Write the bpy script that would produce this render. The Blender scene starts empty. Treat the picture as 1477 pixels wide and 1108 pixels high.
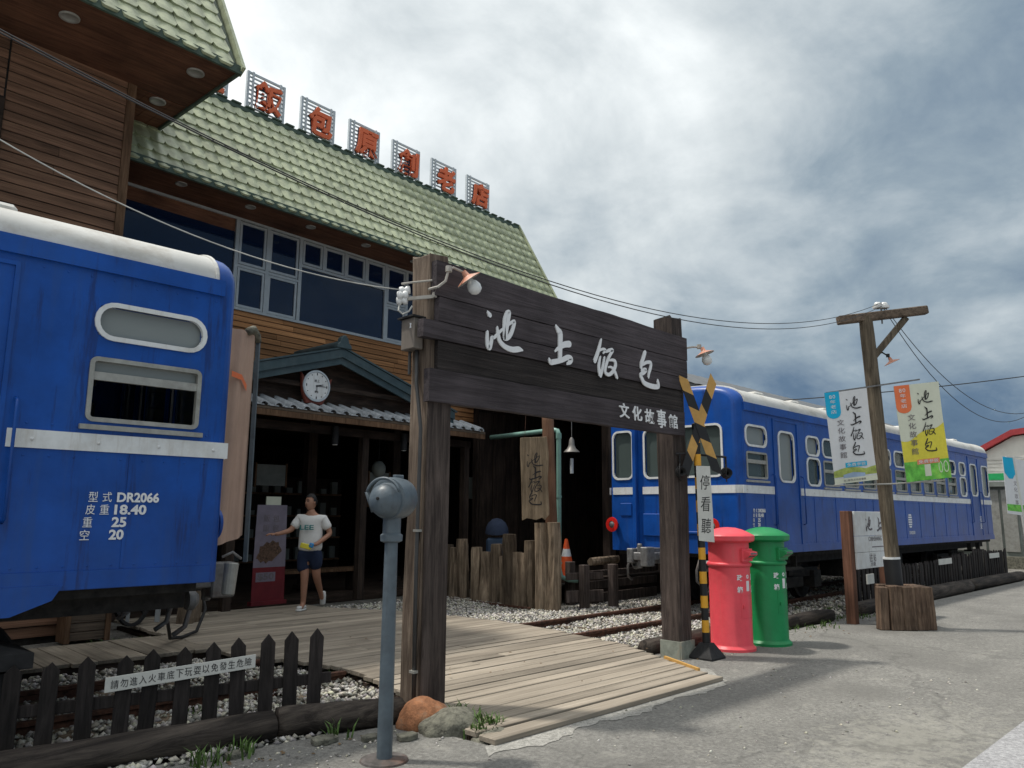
import bpy, bmesh, math, random
import numpy as np
from math import radians as R, sin, cos, pi, sqrt
from mathutils import Vector, Matrix
random.seed(7); NR = np.random.default_rng(5)
S = bpy.context.scene; COL = S.collection
# ------------------------------------------------------------------ camera
cam = bpy.data.cameras.new('camera'); camo = bpy.data.objects.new('camera', cam); COL.objects.link(camo)
TH = R(9.6); RO = R(0.4); q = sqrt(.5)
fh = Vector((q, q, 0)); fw = fh*cos(TH)+Vector((0, 0, sin(TH))); up = -fh*sin(TH)+Vector((0, 0, cos(TH))); rt = Vector((q, -q, 0))
rt, up = rt*cos(RO)+up*sin(RO), up*cos(RO)-rt*sin(RO)
M = Matrix((rt, up, -fw)).transposed().to_4x4(); M.translation = (0, 0, 1.6); camo.matrix_world = M
cam.sensor_width = 36; cam.lens = 27.0; cam.clip_end = 3000; cam.clip_start = .05
S.camera = camo
# ------------------------------------------------------------------ world, sun
SUN_AZ = R(127); SUN_EL = R(64)
w = bpy.data.worlds.new('World'); S.world = w; w.use_nodes = True
nt = w.node_tree; N = nt.nodes; Lk = nt.links; N.clear()
def nd(t, **k):
    n = N.new(t)
    for a, b in k.items(): setattr(n, a, b)
    return n
out = nd('ShaderNodeOutputWorld'); bg = nd('ShaderNodeBackground'); Lk.new(bg.outputs[0], out.inputs[0])
sky = nd('ShaderNodeTexSky', sky_type='NISHITA', sun_disc=False, sun_elevation=SUN_EL, sun_rotation=R(90)-SUN_AZ)
tc = nd('ShaderNodeTexCoord')
skm = nd('ShaderNodeMixRGB', blend_type='MULTIPLY'); skm.inputs[0].default_value = 1; skm.inputs[2].default_value = (.9, .9, .9, 1)
Lk.new(sky.outputs[0], skm.inputs[1])
sep = nd('ShaderNodeSeparateXYZ'); Lk.new(tc.outputs['Generated'], sep.inputs[0])
# project the clouds on a layer overhead: direction / (z + .25)
def math_(op, a, b=None, c=None):
    n = nd('ShaderNodeMath', operation=op)
    for i, x in enumerate((a, b, c)):
        if x is None: continue
        if isinstance(x, (int, float)): n.inputs[i].default_value = x
        else: Lk.new(x, n.inputs[i])
    return n.outputs[0]
zz = math_('MAXIMUM', sep.outputs[2], 0.0)
den = math_('ADD', zz, .55)
px = math_('DIVIDE', sep.outputs[0], den); py = math_('DIVIDE', sep.outputs[1], den)
cmb = nd('ShaderNodeCombineXYZ'); Lk.new(px, cmb.inputs[0]); Lk.new(py, cmb.inputs[1]); Lk.new(math_('MULTIPLY', zz, .6), cmb.inputs[2])
def noise(sc, det, rough, dist, off=0):
    mp = nd('ShaderNodeMapping'); mp.inputs['Location'].default_value = (off, off*.7, 0); Lk.new(cmb.outputs[0], mp.inputs[0])
    n = nd('ShaderNodeTexNoise'); n.inputs['Scale'].default_value = sc; n.inputs['Detail'].default_value = det
    n.inputs['Roughness'].default_value = rough; n.inputs['Distortion'].default_value = dist
    Lk.new(mp.outputs[0], n.inputs[0]); return n.outputs[0]
n1 = noise(1.6, 9, .55, .3, 5.9); n2 = noise(5.2, 9, .60, .3, 8.3)
sund = (cos(SUN_EL)*cos(SUN_AZ), cos(SUN_EL)*sin(SUN_AZ), sin(SUN_EL))
vd = nd('ShaderNodeVectorMath', operation='DOT_PRODUCT'); Lk.new(tc.outputs['Generated'], vd.inputs[0]); vd.inputs[1].default_value = sund
v = math_('ADD', math_('MULTIPLY', n1, 1.3), math_('MULTIPLY', n2, .52)); v = math_('ADD', v, math_('MULTIPLY', vd.outputs['Value'], .90)); v = math_('SUBTRACT', v, .60)
ramp = nd('ShaderNodeValToRGB'); Lk.new(v, ramp.inputs[0])
cr = ramp.color_ramp; cr.elements[0].position = 0; cr.elements[0].color = (.055, .10, .17, 1); cr.elements[1].position = 1; cr.elements[1].color = (1.0, 1.0, 1.0, 1)
for p, c in ((.16, (.095, .15, .225, 1)), (.36, (.235, .295, .345, 1)), (.60, (.50, .545, .565, 1)), (.82, (.76, .795, .80, 1))):
    e = cr.elements.new(p); e.color = c
mx = nd('ShaderNodeMixRGB'); mx.inputs[0].default_value = .97; Lk.new(skm.outputs[0], mx.inputs[1])
sc_ = nd('ShaderNodeMixRGB', blend_type='MULTIPLY'); sc_.inputs[0].default_value = 1; sc_.inputs[2].default_value = (10, 10, 10, 1)
Lk.new(ramp.outputs[0], sc_.inputs[1]); Lk.new(sc_.outputs[0], mx.inputs[2])
Lk.new(mx.outputs[0], bg.inputs[0]); bg.inputs[1].default_value = .1
sun = bpy.data.lights.new('sun', 'SUN'); sun.energy = 2.4; sun.angle = R(3.0); sun.color = (1, .95, .87)
suno = bpy.data.objects.new('sun', sun); COL.objects.link(suno)
suno.rotation_euler = Vector(sund).to_track_quat('Z', 'Y').to_euler()
S.view_settings.view_transform = 'Standard'; S.view_settings.look = 'None'; S.view_settings.exposure = .42; S.view_settings.gamma = 1
S.view_settings.use_curve_mapping = False
S.render.engine = 'CYCLES'
try: S.cycles.max_bounces = 7; S.cycles.transparent_max_bounces = 10; S.cycles.use_denoising = True
except Exception: pass
# ------------------------------------------------------------------ materials
def newmat(name):
    m = bpy.data.materials.new(name); m.use_nodes = True; t = m.node_tree
    return m, t, t.nodes['Principled BSDF']
def link(t, a, b): t.links.new(a, b)
def pmat(name, col, rough=.6, metal=0, var=.12, sc=6, bump=.0, bsc=40, dirt=None, dsc=2.5, damt=.5, rv=0, spec=.4, stretch=(1, 1, 1), coat=0):
    """painted / mineral surface: colour varied by two noises, optional dirt patches, fine bump"""
    m, t, p = newmat(name); n = t.nodes
    c = n.new('ShaderNodeTexCoord'); mp = n.new('ShaderNodeMapping'); mp.inputs['Scale'].default_value = stretch
    if rv:
        o_ = n.new('ShaderNodeObjectInfo'); m_ = n.new('ShaderNodeMath'); m_.operation = 'MULTIPLY'; m_.inputs[1].default_value = 41; link(t, o_.outputs['Random'], m_.inputs[0])
        a_ = n.new('ShaderNodeVectorMath'); a_.operation = 'ADD'; link(t, c.outputs['Object'], a_.inputs[0]); link(t, m_.outputs[0], a_.inputs[1]); link(t, a_.outputs[0], mp.inputs[0])
    else: link(t, c.outputs['Object'], mp.inputs[0])
    x = n.new('ShaderNodeTexNoise'); x.inputs['Scale'].default_value = sc; x.inputs['Detail'].default_value = 6; x.inputs['Roughness'].default_value = .65
    link(t, mp.outputs[0], x.inputs[0])
    r = n.new('ShaderNodeValToRGB'); link(t, x.outputs[0], r.inputs[0])
    lo = [max(0, k*(1-var*2)) for k in col]; hi = [min(1, k*(1+var*1.6)) for k in col]
    r.color_ramp.elements[0].position = .3; r.color_ramp.elements[0].color = (*lo, 1); r.color_ramp.elements[1].position = .72; r.color_ramp.elements[1].color = (*hi, 1)
    cur = r.outputs[0]
    if dirt:
        d = n.new('ShaderNodeTexNoise'); d.inputs['Scale'].default_value = dsc; d.inputs['Detail'].default_value = 9; d.inputs['Roughness'].default_value = .7
        link(t, mp.outputs[0], d.inputs[0])
        rr = n.new('ShaderNodeValToRGB'); rr.color_ramp.elements[0].position = .5; rr.color_ramp.elements[1].position = .7; link(t, d.outputs[0], rr.inputs[0])
        mu = n.new('ShaderNodeMath'); mu.operation = 'MULTIPLY'; mu.inputs[1].default_value = damt; link(t, rr.outputs[0], mu.inputs[0])
        k = n.new('ShaderNodeMixRGB'); link(t, mu.outputs[0], k.inputs[0]); link(t, cur, k.inputs[1]); k.inputs[2].default_value = (*dirt, 1); cur = k.outputs[0]
    if rv:
        oi = n.new('ShaderNodeObjectInfo'); h = n.new('ShaderNodeHueSaturation'); ml = n.new('ShaderNodeMapRange')
        ml.inputs['To Min'].default_value = 1-rv; ml.inputs['To Max'].default_value = 1+rv; link(t, oi.outputs['Random'], ml.inputs[0]); link(t, ml.outputs[0], h.inputs['Value'])
        link(t, cur, h.inputs['Color']); cur = h.outputs[0]
    link(t, cur, p.inputs['Base Color'])
    p.inputs['Roughness'].default_value = rough; p.inputs['Metallic'].default_value = metal; p.inputs['Specular IOR Level'].default_value = spec
    if coat: p.inputs['Coat Weight'].default_value = coat; p.inputs['Coat Roughness'].default_value = .15
    if bump:
        b = n.new('ShaderNodeTexNoise'); b.inputs['Scale'].default_value = bsc; b.inputs['Detail'].default_value = 4; link(t, mp.outputs[0], b.inputs[0])
        bb = n.new('ShaderNodeBump'); bb.inputs['Strength'].default_value = bump; bb.inputs['Distance'].default_value = .01; link(t, b.outputs[0], bb.inputs['Height']); link(t, bb.outputs[0], p.inputs['Normal'])
    return m
def wood(name, c1, c2, axis='x', rough=.8, rv=.25, grain=30, bump=.5, long=.8, crack=.5, knots=0):
    m, t, p = newmat(name); n = t.nodes
    c = n.new('ShaderNodeTexCoord'); mp = n.new('ShaderNodeMapping')
    s = [grain]*3; s['xyz'.index(axis)] = long; mp.inputs['Scale'].default_value = s
    oi = n.new('ShaderNodeObjectInfo'); va = n.new('ShaderNodeVectorMath'); va.operation = 'ADD'
    ms = n.new('ShaderNodeMath'); ms.operation = 'MULTIPLY'; ms.inputs[1].default_value = 37; link(t, oi.outputs['Random'], ms.inputs[0])
    link(t, c.outputs['Object'], va.inputs[0]); link(t, ms.outputs[0], va.inputs[1]); link(t, va.outputs[0], mp.inputs[0])
    x = n.new('ShaderNodeTexNoise'); x.inputs['Scale'].default_value = 1; x.inputs['Detail'].default_value = 7; x.inputs['Roughness'].default_value = .7; x.inputs['Distortion'].default_value = .6
    link(t, mp.outputs[0], x.inputs[0])
    r = n.new('ShaderNodeValToRGB'); link(t, x.outputs[0], r.inputs[0]); e = r.color_ramp.elements
    e[0].position = .28; e[0].color = (*[k*(1-crack) for k in c1], 1); e[1].position = .7; e[1].color = (*c2, 1)
    k_ = e.new if False else r.color_ramp.elements.new; g = k_(.42); g.color = (*c1, 1)
    x2 = n.new('ShaderNodeTexNoise'); x2.inputs['Scale'].default_value = 1.7; x2.inputs['Detail'].default_value = 5; link(t, va.outputs[0], x2.inputs[0])
    mr = n.new('ShaderNodeMapRange'); mr.inputs['From Min'].default_value = .3; mr.inputs['From Max'].default_value = .7; mr.inputs['To Min'].default_value = .62; mr.inputs['To Max'].default_value = 1.3
    link(t, x2.outputs[0], mr.inputs[0])
    m2 = n.new('ShaderNodeMapRange'); m2.inputs['To Min'].default_value = 1-rv; m2.inputs['To Max'].default_value = 1+rv; link(t, oi.outputs['Random'], m2.inputs[0])
    mm = n.new('ShaderNodeMath'); mm.operation = 'MULTIPLY'; link(t, mr.outputs[0], mm.inputs[0]); link(t, m2.outputs[0], mm.inputs[1])
    h = n.new('ShaderNodeHueSaturation'); link(t, r.outputs[0], h.inputs['Color']); link(t, mm.outputs[0], h.inputs['Value'])
    link(t, h.outputs[0], p.inputs['Base Color']); p.inputs['Roughness'].default_value = rough; p.inputs['Specular IOR Level'].default_value = .25
    if bump:
        bb = n.new('ShaderNodeBump'); bb.inputs['Strength'].default_value = bump; bb.inputs['Distance'].default_value = .012; link(t, x.outputs[0], bb.inputs['Height']); link(t, bb.outputs[0], p.inputs['Normal'])
    return m
def glassm(name, col, alpha=.5, rough=.04):
    """window glass: a dark see-through sheet that mirrors the sky"""
    m, t, p = newmat(name); n = t.nodes
    tr = n.new('ShaderNodeBsdfTransparent'); tr.inputs[0].default_value = (*[min(1, k*.4+.5) for k in col], 1)
    p.inputs['Base Color'].default_value = (*col, 1); p.inputs['Roughness'].default_value = rough; p.inputs['Specular IOR Level'].default_value = .5
    mx = n.new('ShaderNodeMixShader'); mx.inputs[0].default_value = alpha; link(t, tr.outputs[0], mx.inputs[1]); link(t, p.outputs[0], mx.inputs[2])
    link(t, mx.outputs[0], n['Material Output'].inputs[0]); return m
M_ = {}
M_['asphalt'] = None
M_['blue'] = pmat('railcar_blue_paint', (.007, .070, .33), .34, var=.14, sc=2.2, bump=.3, bsc=5, dirt=(.014, .085, .35), dsc=1.6, damt=.6, spec=.35)
M_['white'] = pmat('white_paint', (.70, .72, .72), .5, var=.05, sc=9, dirt=(.45, .42, .36), dsc=3, damt=.45)
M_['roofwhite'] = pmat('railcar_roof_paint', (.58, .58, .55), .6, var=.07, sc=4, dirt=(.28, .25, .2), dsc=2.2, damt=.6, stretch=(.4, 1, 1))
M_['alu'] = pmat('weathered_aluminium', (.36, .36, .33), .5, metal=.35, var=.1, sc=12, dirt=(.14, .12, .09), damt=.5)
M_['alufr'] = pmat('window_frame_aluminium', (.42, .45, .46), .42, metal=.25, var=.05, sc=8)
M_['black'] = pmat('black_iron', (.016, .016, .017), .7, var=.25, sc=10, bump=.3)
M_['under'] = pmat('grime_and_lap_shade', (.028, .025, .022), .85, var=.35, sc=9, bump=.4)  # grime under the railcars; also painted lap shadow behind the cladding
M_['steel'] = pmat('grey_steel', (.20, .20, .20), .55, metal=.4, var=.2, sc=14, dirt=(.12, .06, .03), damt=.6)
M_['rust'] = pmat('rusty_steel', (.10, .045, .028), .85, var=.35, sc=16, bump=.5, dirt=(.035, .025, .022), damt=.6)
M_['red'] = pmat('red_enamel', (.62, .02, .015), .35, var=.06)
M_['glass_train'] = glassm('railcar_glass', (.10, .13, .125), .72, .08)
M_['glass_frost'] = glassm('frosted_railcar_glass', (.30, .33, .32), .8, .25)
M_['glass_bld'] = glassm('building_glass', (.007, .018, .05), .93, .02)
M_['seat'] = pmat('railcar_seat_vinyl', (.04, .07, .12), .6)
M_['inter'] = pmat('railcar_lining', (.30, .32, .30), .8)
M_['deck'] = wood('weathered_deck_boards', (.275, .236, .186), (.395, .345, .28), 'x', rv=.12, grain=26, long=1.1, crack=.35, bump=.35)
M_['decky'] = wood('weathered_deck_boards_crosswise', (.21, .18, .14), (.34, .295, .235), 'y', rv=.13, grain=26, long=1.1, crack=.35, bump=.35)
M_['gate'] = wood('dark_stained_timber', (.046, .038, .041), (.088, .074, .080), 'x', rv=.12, grain=34, long=1.2, crack=.4, bump=.8)
M_['gatev'] = wood('weathered_and_shaded_post', (.045, .034, .030), (.125, .098, .085), 'z', rv=.12, grain=20, long=1.3, crack=.5, bump=.9)
M_['gatew'] = wood('sunlit_face_post', (.11, .08, .06), (.29, .23, .175), 'z', rv=.1, grain=18, long=1.2, crack=.6, bump=1)  # paler post timber, the tone of the sunlit side put into the colour
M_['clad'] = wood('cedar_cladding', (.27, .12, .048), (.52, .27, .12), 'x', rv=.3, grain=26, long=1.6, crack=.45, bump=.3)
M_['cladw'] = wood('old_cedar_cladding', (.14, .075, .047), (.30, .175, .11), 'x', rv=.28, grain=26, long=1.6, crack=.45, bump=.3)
M_['soffit'] = wood('red_brown_soffit_boards', (.10, .044, .026), (.19, .09, .05), 'x', rv=.2, grain=20, long=1.5, crack=.4, bump=.25)
M_['trim'] = wood('brown_corner_trim', (.10, .055, .03), (.20, .12, .07), 'z', rv=.1, grain=20, long=2)
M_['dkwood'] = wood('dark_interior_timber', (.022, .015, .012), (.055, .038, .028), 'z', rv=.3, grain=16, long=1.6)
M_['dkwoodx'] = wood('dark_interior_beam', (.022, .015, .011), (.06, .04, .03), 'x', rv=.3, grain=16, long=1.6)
M_['stump'] = wood('weathered_stump', (.12, .088, .06), (.33, .255, .18), 'z', rv=.45, grain=20, long=1.6, crack=.7, bump=1.2)
M_['box'] = wood('railway_sleeper_box', (.085, .055, .038), (.21, .145, .10), 'z', rv=.2, grain=20, long=1.6, crack=.65, bump=1.1)
M_['polew'] = wood('weathered_pole', (.075, .06, .042), (.19, .155, .11), 'z', rv=.1, grain=24, long=1.6, crack=.6, bump=.9)
M_['armw'] = wood('weathered_crossarm', (.09, .068, .05), (.20, .15, .11), 'x', rv=.1, grain=24, long=1.6, crack=.6, bump=.9)
M_['log'] = wood('dark_kerb_log', (.024, .019, .016), (.10, .082, .067), 'x', rv=.2, grain=14, long=1.2, crack=.6, bump=1.2)
M_['picket'] = wood('black_brown_picket', (.018, .015, .014), (.042, .035, .033), 'z', rv=.3, grain=30, long=2, crack=.3, bump=.4)
M_['plank'] = wood('hanging_plank', (.17, .125, .08), (.33, .25, .165), 'z', rv=.1, grain=22, long=1.6, crack=.5, bump=.7)
M_['tile'] = pmat('green_glazed_tile', (.40, .44, .28), .45, var=.16, sc=6, rv=.13, dirt=(.17, .20, .12), dsc=3.2, damt=.55, spec=.5)
M_['tiled'] = pmat('dark_green_eave', (.06, .095, .07), .5, var=.2, sc=6)
M_['ptile'] = pmat('grey_clay_tile', (.36, .38, .40), .45, var=.15, sc=14, rv=.12)
M_['fascia'] = pmat('blue_green_fascia', (.045, .075, .085), .5, var=.12, sc=6, dirt=(.14, .17, .17), damt=.35)
M_['pipe'] = pmat('pale_green_pipe', (.20, .36, .31), .4, var=.08, sc=8, dirt=(.12, .18, .15), damt=.4)
M_['orange'] = pmat('orange_sign_enamel', (.72, .15, .055), .5, var=.06, sc=8)
M_['signback'] = pmat('sign_letter_side', (.05, .06, .09), .6)
M_['galv'] = pmat('galvanised_frame', (.52, .56, .58), .45, metal=.3, var=.06, sc=10)
M_['letter'] = pmat('white_letters', (.78, .79, .80), .6, var=.05, sc=9, dirt=(.35, .35, .34), dsc=9, damt=.4)
M_['ink'] = pmat('black_ink', (.02, .018, .02), .7)
M_['inksoft'] = pmat('grey_print', (.16, .14, .15), .7)
M_['post_pink'] = pmat('coral_red_paint', (.84, .085, .11), .42, var=.06, sc=3, bump=.25, bsc=20, dirt=(.78, .13, .13), damt=.4, dsc=2)
M_['post_green'] = pmat('green_post_paint', (.010, .25, .075), .42, var=.08, sc=3, bump=.25, bsc=20, dirt=(.02, .3, .11), damt=.4, dsc=2)
M_['greyiron'] = pmat('grey_painted_cast_iron', (.10, .128, .15), .42, var=.14, sc=6, bump=.3, bsc=30, dirt=(.07, .08, .09), damt=.5, dsc=5)
M_['yellow'] = pmat('crossing_yellow', (.72, .36, .03), .5, var=.08, dirt=(.4, .2, .05), damt=.4)
M_['tan'] = pmat('faded_crossing_yellow', (.52, .30, .085), .6, var=.1, dirt=(.3, .16, .07), damt=.4)
M_['stripeblack'] = pmat('crossing_black', (.015, .015, .016), .5)
M_['canvas'] = pmat('faded_canvas', (.46, .32, .25), .9, var=.1, sc=4, dirt=(.32, .22, .17), dsc=3, damt=.6, stretch=(1, 1, .35))
M_['conc'] = pmat('rough_concrete', (.17, .165, .13), .95, var=.35, sc=16, bump=1, bsc=60, dirt=(.10, .10, .07), dsc=8, damt=.6)
M_['conco'] = pmat('orange_stained_concrete', (.30, .13, .06), .9, var=.3, sc=10, bump=.8, bsc=60, dirt=(.25, .22, .16), dsc=6, damt=.6)
M_['stone'] = pmat('grey_gravel', (.36, .36, .35), .9, var=.3, sc=30, rv=.1)
M_['leafy'] = pmat('weed_green', (.07, .13, .025), .7, var=.3, sc=20)
M_['cream'] = pmat('off_white_plastic', (.58, .58, .54), .5, var=.05)
M_['cable'] = pmat('pale_cable', (.45, .45, .42), .6)
M_['wire'] = pmat('dark_wire', (.03, .03, .032), .6)
M_['enamel'] = pmat('faded_orange_enamel', (.50, .20, .12), .5, var=.12, sc=12, dirt=(.55, .5, .44), dsc=10, damt=.7)
M_['enamelw'] = pmat('dirty_white_enamel', (.40, .38, .34), .5, var=.1, dirt=(.2, .17, .14), damt=.6, dsc=8)
M_['bulb'] = pmat('milk_glass', (.72, .73, .72), .2)
M_['gbox'] = pmat('grey_meter_box', (.19, .165, .14), .55, var=.14, sc=6, dirt=(.10, .085, .07), damt=.5, stretch=(1, 1, .4))
M_['conduit'] = pmat('dark_conduit', (.055, .055, .055), .5)
M_['skin'] = pmat('skin', (.36, .185, .12), .55, var=.05)
M_['hair'] = pmat('black_hair', (.012, .011, .011), .6)
M_['shirt'] = pmat('white_cotton', (.68, .68, .66), .9, var=.04, sc=10)
M_['shorts'] = pmat('navy_shorts', (.012, .022, .055), .9, var=.1)
M_['teal'] = pmat('teal_print', (.02, .20, .20), .8)
M_['cone'] = pmat('traffic_cone_orange', (.72, .10, .02), .5, var=.06)
M_['shed'] = pmat('grey_corrugated_sheet', (.13, .135, .14), .5, metal=.2, var=.15, sc=3, dirt=(.09, .08, .07), damt=.5)
M_['wallw'] = pmat('off_white_cladding', (.52, .51, .47), .7, var=.05, sc=2)
M_['redroof'] = pmat('red_metal_roof', (.30, .03, .035), .5, var=.1)
M_['green'] = pmat('store_green', (.01, .30, .09), .5)
M_['skyb'] = pmat('store_blue', (.03, .25, .55), .5)
M_['booth'] = pmat('grey_green_booth', (.19, .21, .19), .6, var=.15, sc=3)
M_['cyan'] = pmat('banner_cyan', (.0, .38, .62), .6, var=.04)
M_['borange'] = pmat('banner_orange', (.72, .17, .06), .6, var=.04)
M_['bwhite'] = pmat('banner_white', (.62, .63, .64), .7, var=.03)
M_['bcream'] = pmat('banner_cream', (.60, .62, .50), .7, var=.03)
M_['byellow'] = pmat('banner_yellow', (.66, .58, .06), .7, var=.05, sc=12)
M_['bgreen'] = pmat('banner_green', (.14, .50, .07), .7, var=.25, sc=9, dirt=(.4, .6, .1), dsc=5, damt=.6)
M_['boli'] = pmat('banner_olive', (.35, .42, .10), .7, var=.2, sc=12)
M_['bsalmon'] = pmat('banner_salmon', (.68, .22, .12), .7)
M_['pred'] = pmat('poster_red', (.15, .014, .02), .7)
M_['ppale'] = pmat('poster_pale', (.20, .175, .22), .7, var=.08)
M_['pbrown'] = pmat('poster_food_brown', (.12, .07, .045), .7, var=.4, sc=30)
M_['water'] = pmat('banner_stream', (.30, .40, .55), .6)
def streak(m, col, amt, sx=7, sz=.5, lo=.52, hi=.72):
    """vertical runs of dirt and chalked paint, a wear pattern of the surface itself"""
    t = m.node_tree; n = t.nodes; p = n['Principled BSDF']; src = p.inputs['Base Color'].links[0].from_socket
    c = n.new('ShaderNodeTexCoord'); mp = n.new('ShaderNodeMapping'); mp.inputs['Scale'].default_value = (sx, sx, sz); link(t, c.outputs['Object'], mp.inputs[0])
    x = n.new('ShaderNodeTexNoise'); x.inputs['Scale'].default_value = 1; x.inputs['Detail'].default_value = 8; x.inputs['Roughness'].default_value = .7; link(t, mp.outputs[0], x.inputs[0])
    r = n.new('ShaderNodeValToRGB'); r.color_ramp.elements[0].position = lo; r.color_ramp.elements[1].position = hi; link(t, x.outputs[0], r.inputs[0])
    mu = n.new('ShaderNodeMath'); mu.operation = 'MULTIPLY'; mu.inputs[1].default_value = amt; link(t, r.outputs[0], mu.inputs[0])
    k = n.new('ShaderNodeMixRGB'); link(t, mu.outputs[0], k.inputs[0]); link(t, src, k.inputs[1]); k.inputs[2].default_value = (*col, 1); link(t, k.outputs[0], p.inputs['Base Color'])
streak(M_['blue'], (.03, .075, .22), .55); streak(M_['blue'], (.012, .03, .13), .7, 11, .9, .56, .66)
streak(M_['white'], (.40, .36, .30), .5, 12, 1.2); streak(M_['post_pink'], (.62, .16, .15), .45, 12, 1.2); streak(M_['post_green'], (.03, .16, .07), .6, 12, 1.2)
streak(M_['greyiron'], (.06, .065, .07), .7, 16, 1.5); streak(M_['roofwhite'], (.30, .25, .19), .5, 3, 3)
streak(M_['gate'], (.11, .10, .105), .35, 1.2, 30); streak(M_['canvas'], (.30, .20, .15), .5, 14, .5)
# ------------------------------------------------------------------ object helpers
def tag(o, label=None, cat=None, group=None, kind=None):
    if label: o['label'] = label
    if cat: o['category'] = cat
    if group: o['group'] = group
    if kind: o['kind'] = kind
    return o
def thing(name, loc, label, cat, group=None):
    o = bpy.data.objects.new(name, None); o.empty_display_size = .2; COL.objects.link(o); o.location = loc
    return tag(o, label, cat, group)
def rootloc(p):
    v = Vector((0, 0, 0))
    while p is not None: v = v+Vector(p.location); p = p.parent
    return v
class MB:
    """collects faces in world coordinates, links them as one mesh object"""
    def __init__(s): s.v = []; s.f = []
    def add(s, vs, fs, fn=None):
        b = len(s.v)
        s.v += [tuple(fn(*p)) if fn else tuple(p) for p in vs]; s.f += [tuple(i+b for i in f) for f in fs]; return s
    def box(s, x0, x1, y0, y1, z0, z1, fn=None):
        return s.add([(x, y, z) for x in (x0, x1) for y in (y0, y1) for z in (z0, z1)],
                     [(0, 1, 3, 2), (4, 6, 7, 5), (0, 4, 5, 1), (2, 3, 7, 6), (0, 2, 6, 4), (1, 5, 7, 3)], fn)
    def ob(s, c, size, ax=(1, 0, 0), upv=(0, 0, 1)):
        """box of a size (along, across, up) round a centre, its length along ax"""
        a = Vector(ax).normalized(); u = Vector(upv); u = (u-a*u.dot(a)).normalized(); b = u.cross(a); c = Vector(c); l, d, h = [k/2 for k in size]
        return s.box(-l, l, -d, d, -h, h, lambda x, y, z: c+a*x+b*y+u*z)
    def bar(s, p0, p1, w, h=None, upv=(0, 0, 1)):
        p0 = Vector(p0); p1 = Vector(p1); return s.ob((p0+p1)/2, ((p1-p0).length, w, h or w), p1-p0, upv)
    def cyl(s, p0, p1, r0, r1=None, n=12, cap=True):
        p0 = Vector(p0); p1 = Vector(p1); r1 = r0 if r1 is None else r1; a = (p1-p0).normalized()
        u = a.orthogonal().normalized(); w_ = a.cross(u); vs = []; fs = []
        for p, r in ((p0, r0), (p1, r1)):
            for i in range(n): t = 2*pi*i/n; vs.append(p+(u*cos(t)+w_*sin(t))*r)
        for i in range(n): j = (i+1) % n; fs.append((i, j, n+j, n+i))
        if cap: fs += [tuple(range(n))[::-1], tuple(range(n, 2*n))]
        return s.add(vs, fs)
    def tube(s, pts, r, n=8, rs=None):
        pts = [Vector(p) for p in pts]; vs = []; fs = []; pr = None
        for i, p in enumerate(pts):
            a = (pts[min(i+1, len(pts)-1)]-pts[max(i-1, 0)]).normalized()
            u = a.orthogonal().normalized() if pr is None else (pr-a*pr.dot(a)).normalized(); pr = u; w_ = a.cross(u); rr = rs[i] if rs else r
            for k in range(n): t = 2*pi*k/n; vs.append(p+(u*cos(t)+w_*sin(t))*rr)
        for i in range(len(pts)-1):
            for k in range(n): j = (k+1) % n; fs.append((i*n+k, i*n+j, (i+1)*n+j, (i+1)*n+k))
        fs += [tuple(range(n))[::-1], tuple(range((len(pts)-1)*n, len(pts)*n))]
        return s.add(vs, fs)
    def lathe(s, prof, c, n=32, ax=(0, 0, 1)):
        a = Vector(ax).normalized(); u = a.orthogonal().normalized() if abs(a.z) < .99 else Vector((1, 0, 0)); w_ = a.cross(u); c = Vector(c); vs = []; fs = []
        for r, z in prof:
            for i in range(n): t = 2*pi*i/n; vs.append(c+a*z+(u*cos(t)+w_*sin(t))*max(r, 1e-4))
        for k in range(len(prof)-1):
            for i in range(n): j = (i+1) % n; fs.append((k*n+i, k*n+j, (k+1)*n+j, (k+1)*n+i))
        return s.add(vs, fs)
    def prism(s, poly, d0, d1, fn):
        """outline poly (a,b) pushed from depth d0 to d1; fn(a,b,d) gives the world point"""
        n = len(poly); vs = [(a, b, d0) for a, b in poly]+[(a, b, d1) for a, b in poly]
        fs = [tuple(range(n))[::-1], tuple(range(n, 2*n))]+[(i, (i+1) % n, n+(i+1) % n, n+i) for i in range(n)]
        return s.add(vs, fs, fn)
    def build(s, name, m, parent=None, smooth=False, bevel=0, kind=None, center=False, auto=None):
        o0 = rootloc(parent) if parent else Vector((0, 0, 0)); lo = Vector((0, 0, 0))
        if center:
            a = np.array([tuple(p) for p in s.v]); c = (a.min(0)+a.max(0))/2; lo = Vector(c.tolist())-o0
        me = bpy.data.meshes.new(name); off = o0+lo
        me.from_pydata([(p[0]-off.x, p[1]-off.y, p[2]-off.z) for p in s.v], [], s.f); me.update()
        bm = bmesh.new(); bm.from_mesh(me); bmesh.ops.recalc_face_normals(bm, faces=bm.faces)
        if bevel: bmesh.ops.bevel(bm, geom=[e for e in bm.edges if len(e.link_faces) == 2 and e.calc_face_angle(0) > .6], offset=bevel, segments=1, affect='EDGES', clamp_overlap=True)
        bm.to_mesh(me); bm.free()
        if smooth: me.shade_smooth()
        if auto: 
            try: me.set_sharp_from_angle(angle=R(auto))
            except Exception: pass
        mats = m if isinstance(m, (list, tuple)) else [m]
        for k in mats: me.materials.append(k)
        o = bpy.data.objects.new(name, me); COL.objects.link(o); o.location = lo
        if parent: o.parent = parent
        if kind: o['kind'] = kind
        return o
def inst(name, me, mw, parent):
    o = bpy.data.objects.new(name, me); COL.objects.link(o); o.parent = parent
    o.matrix_local = Matrix.Translation(-rootloc(parent)) @ mw; return o
def copy_tree(o, parent=None):
    c = o.copy(); COL.objects.link(c); c.parent = parent
    for ch in list(o.children): copy_tree(ch, c)
    return c
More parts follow.
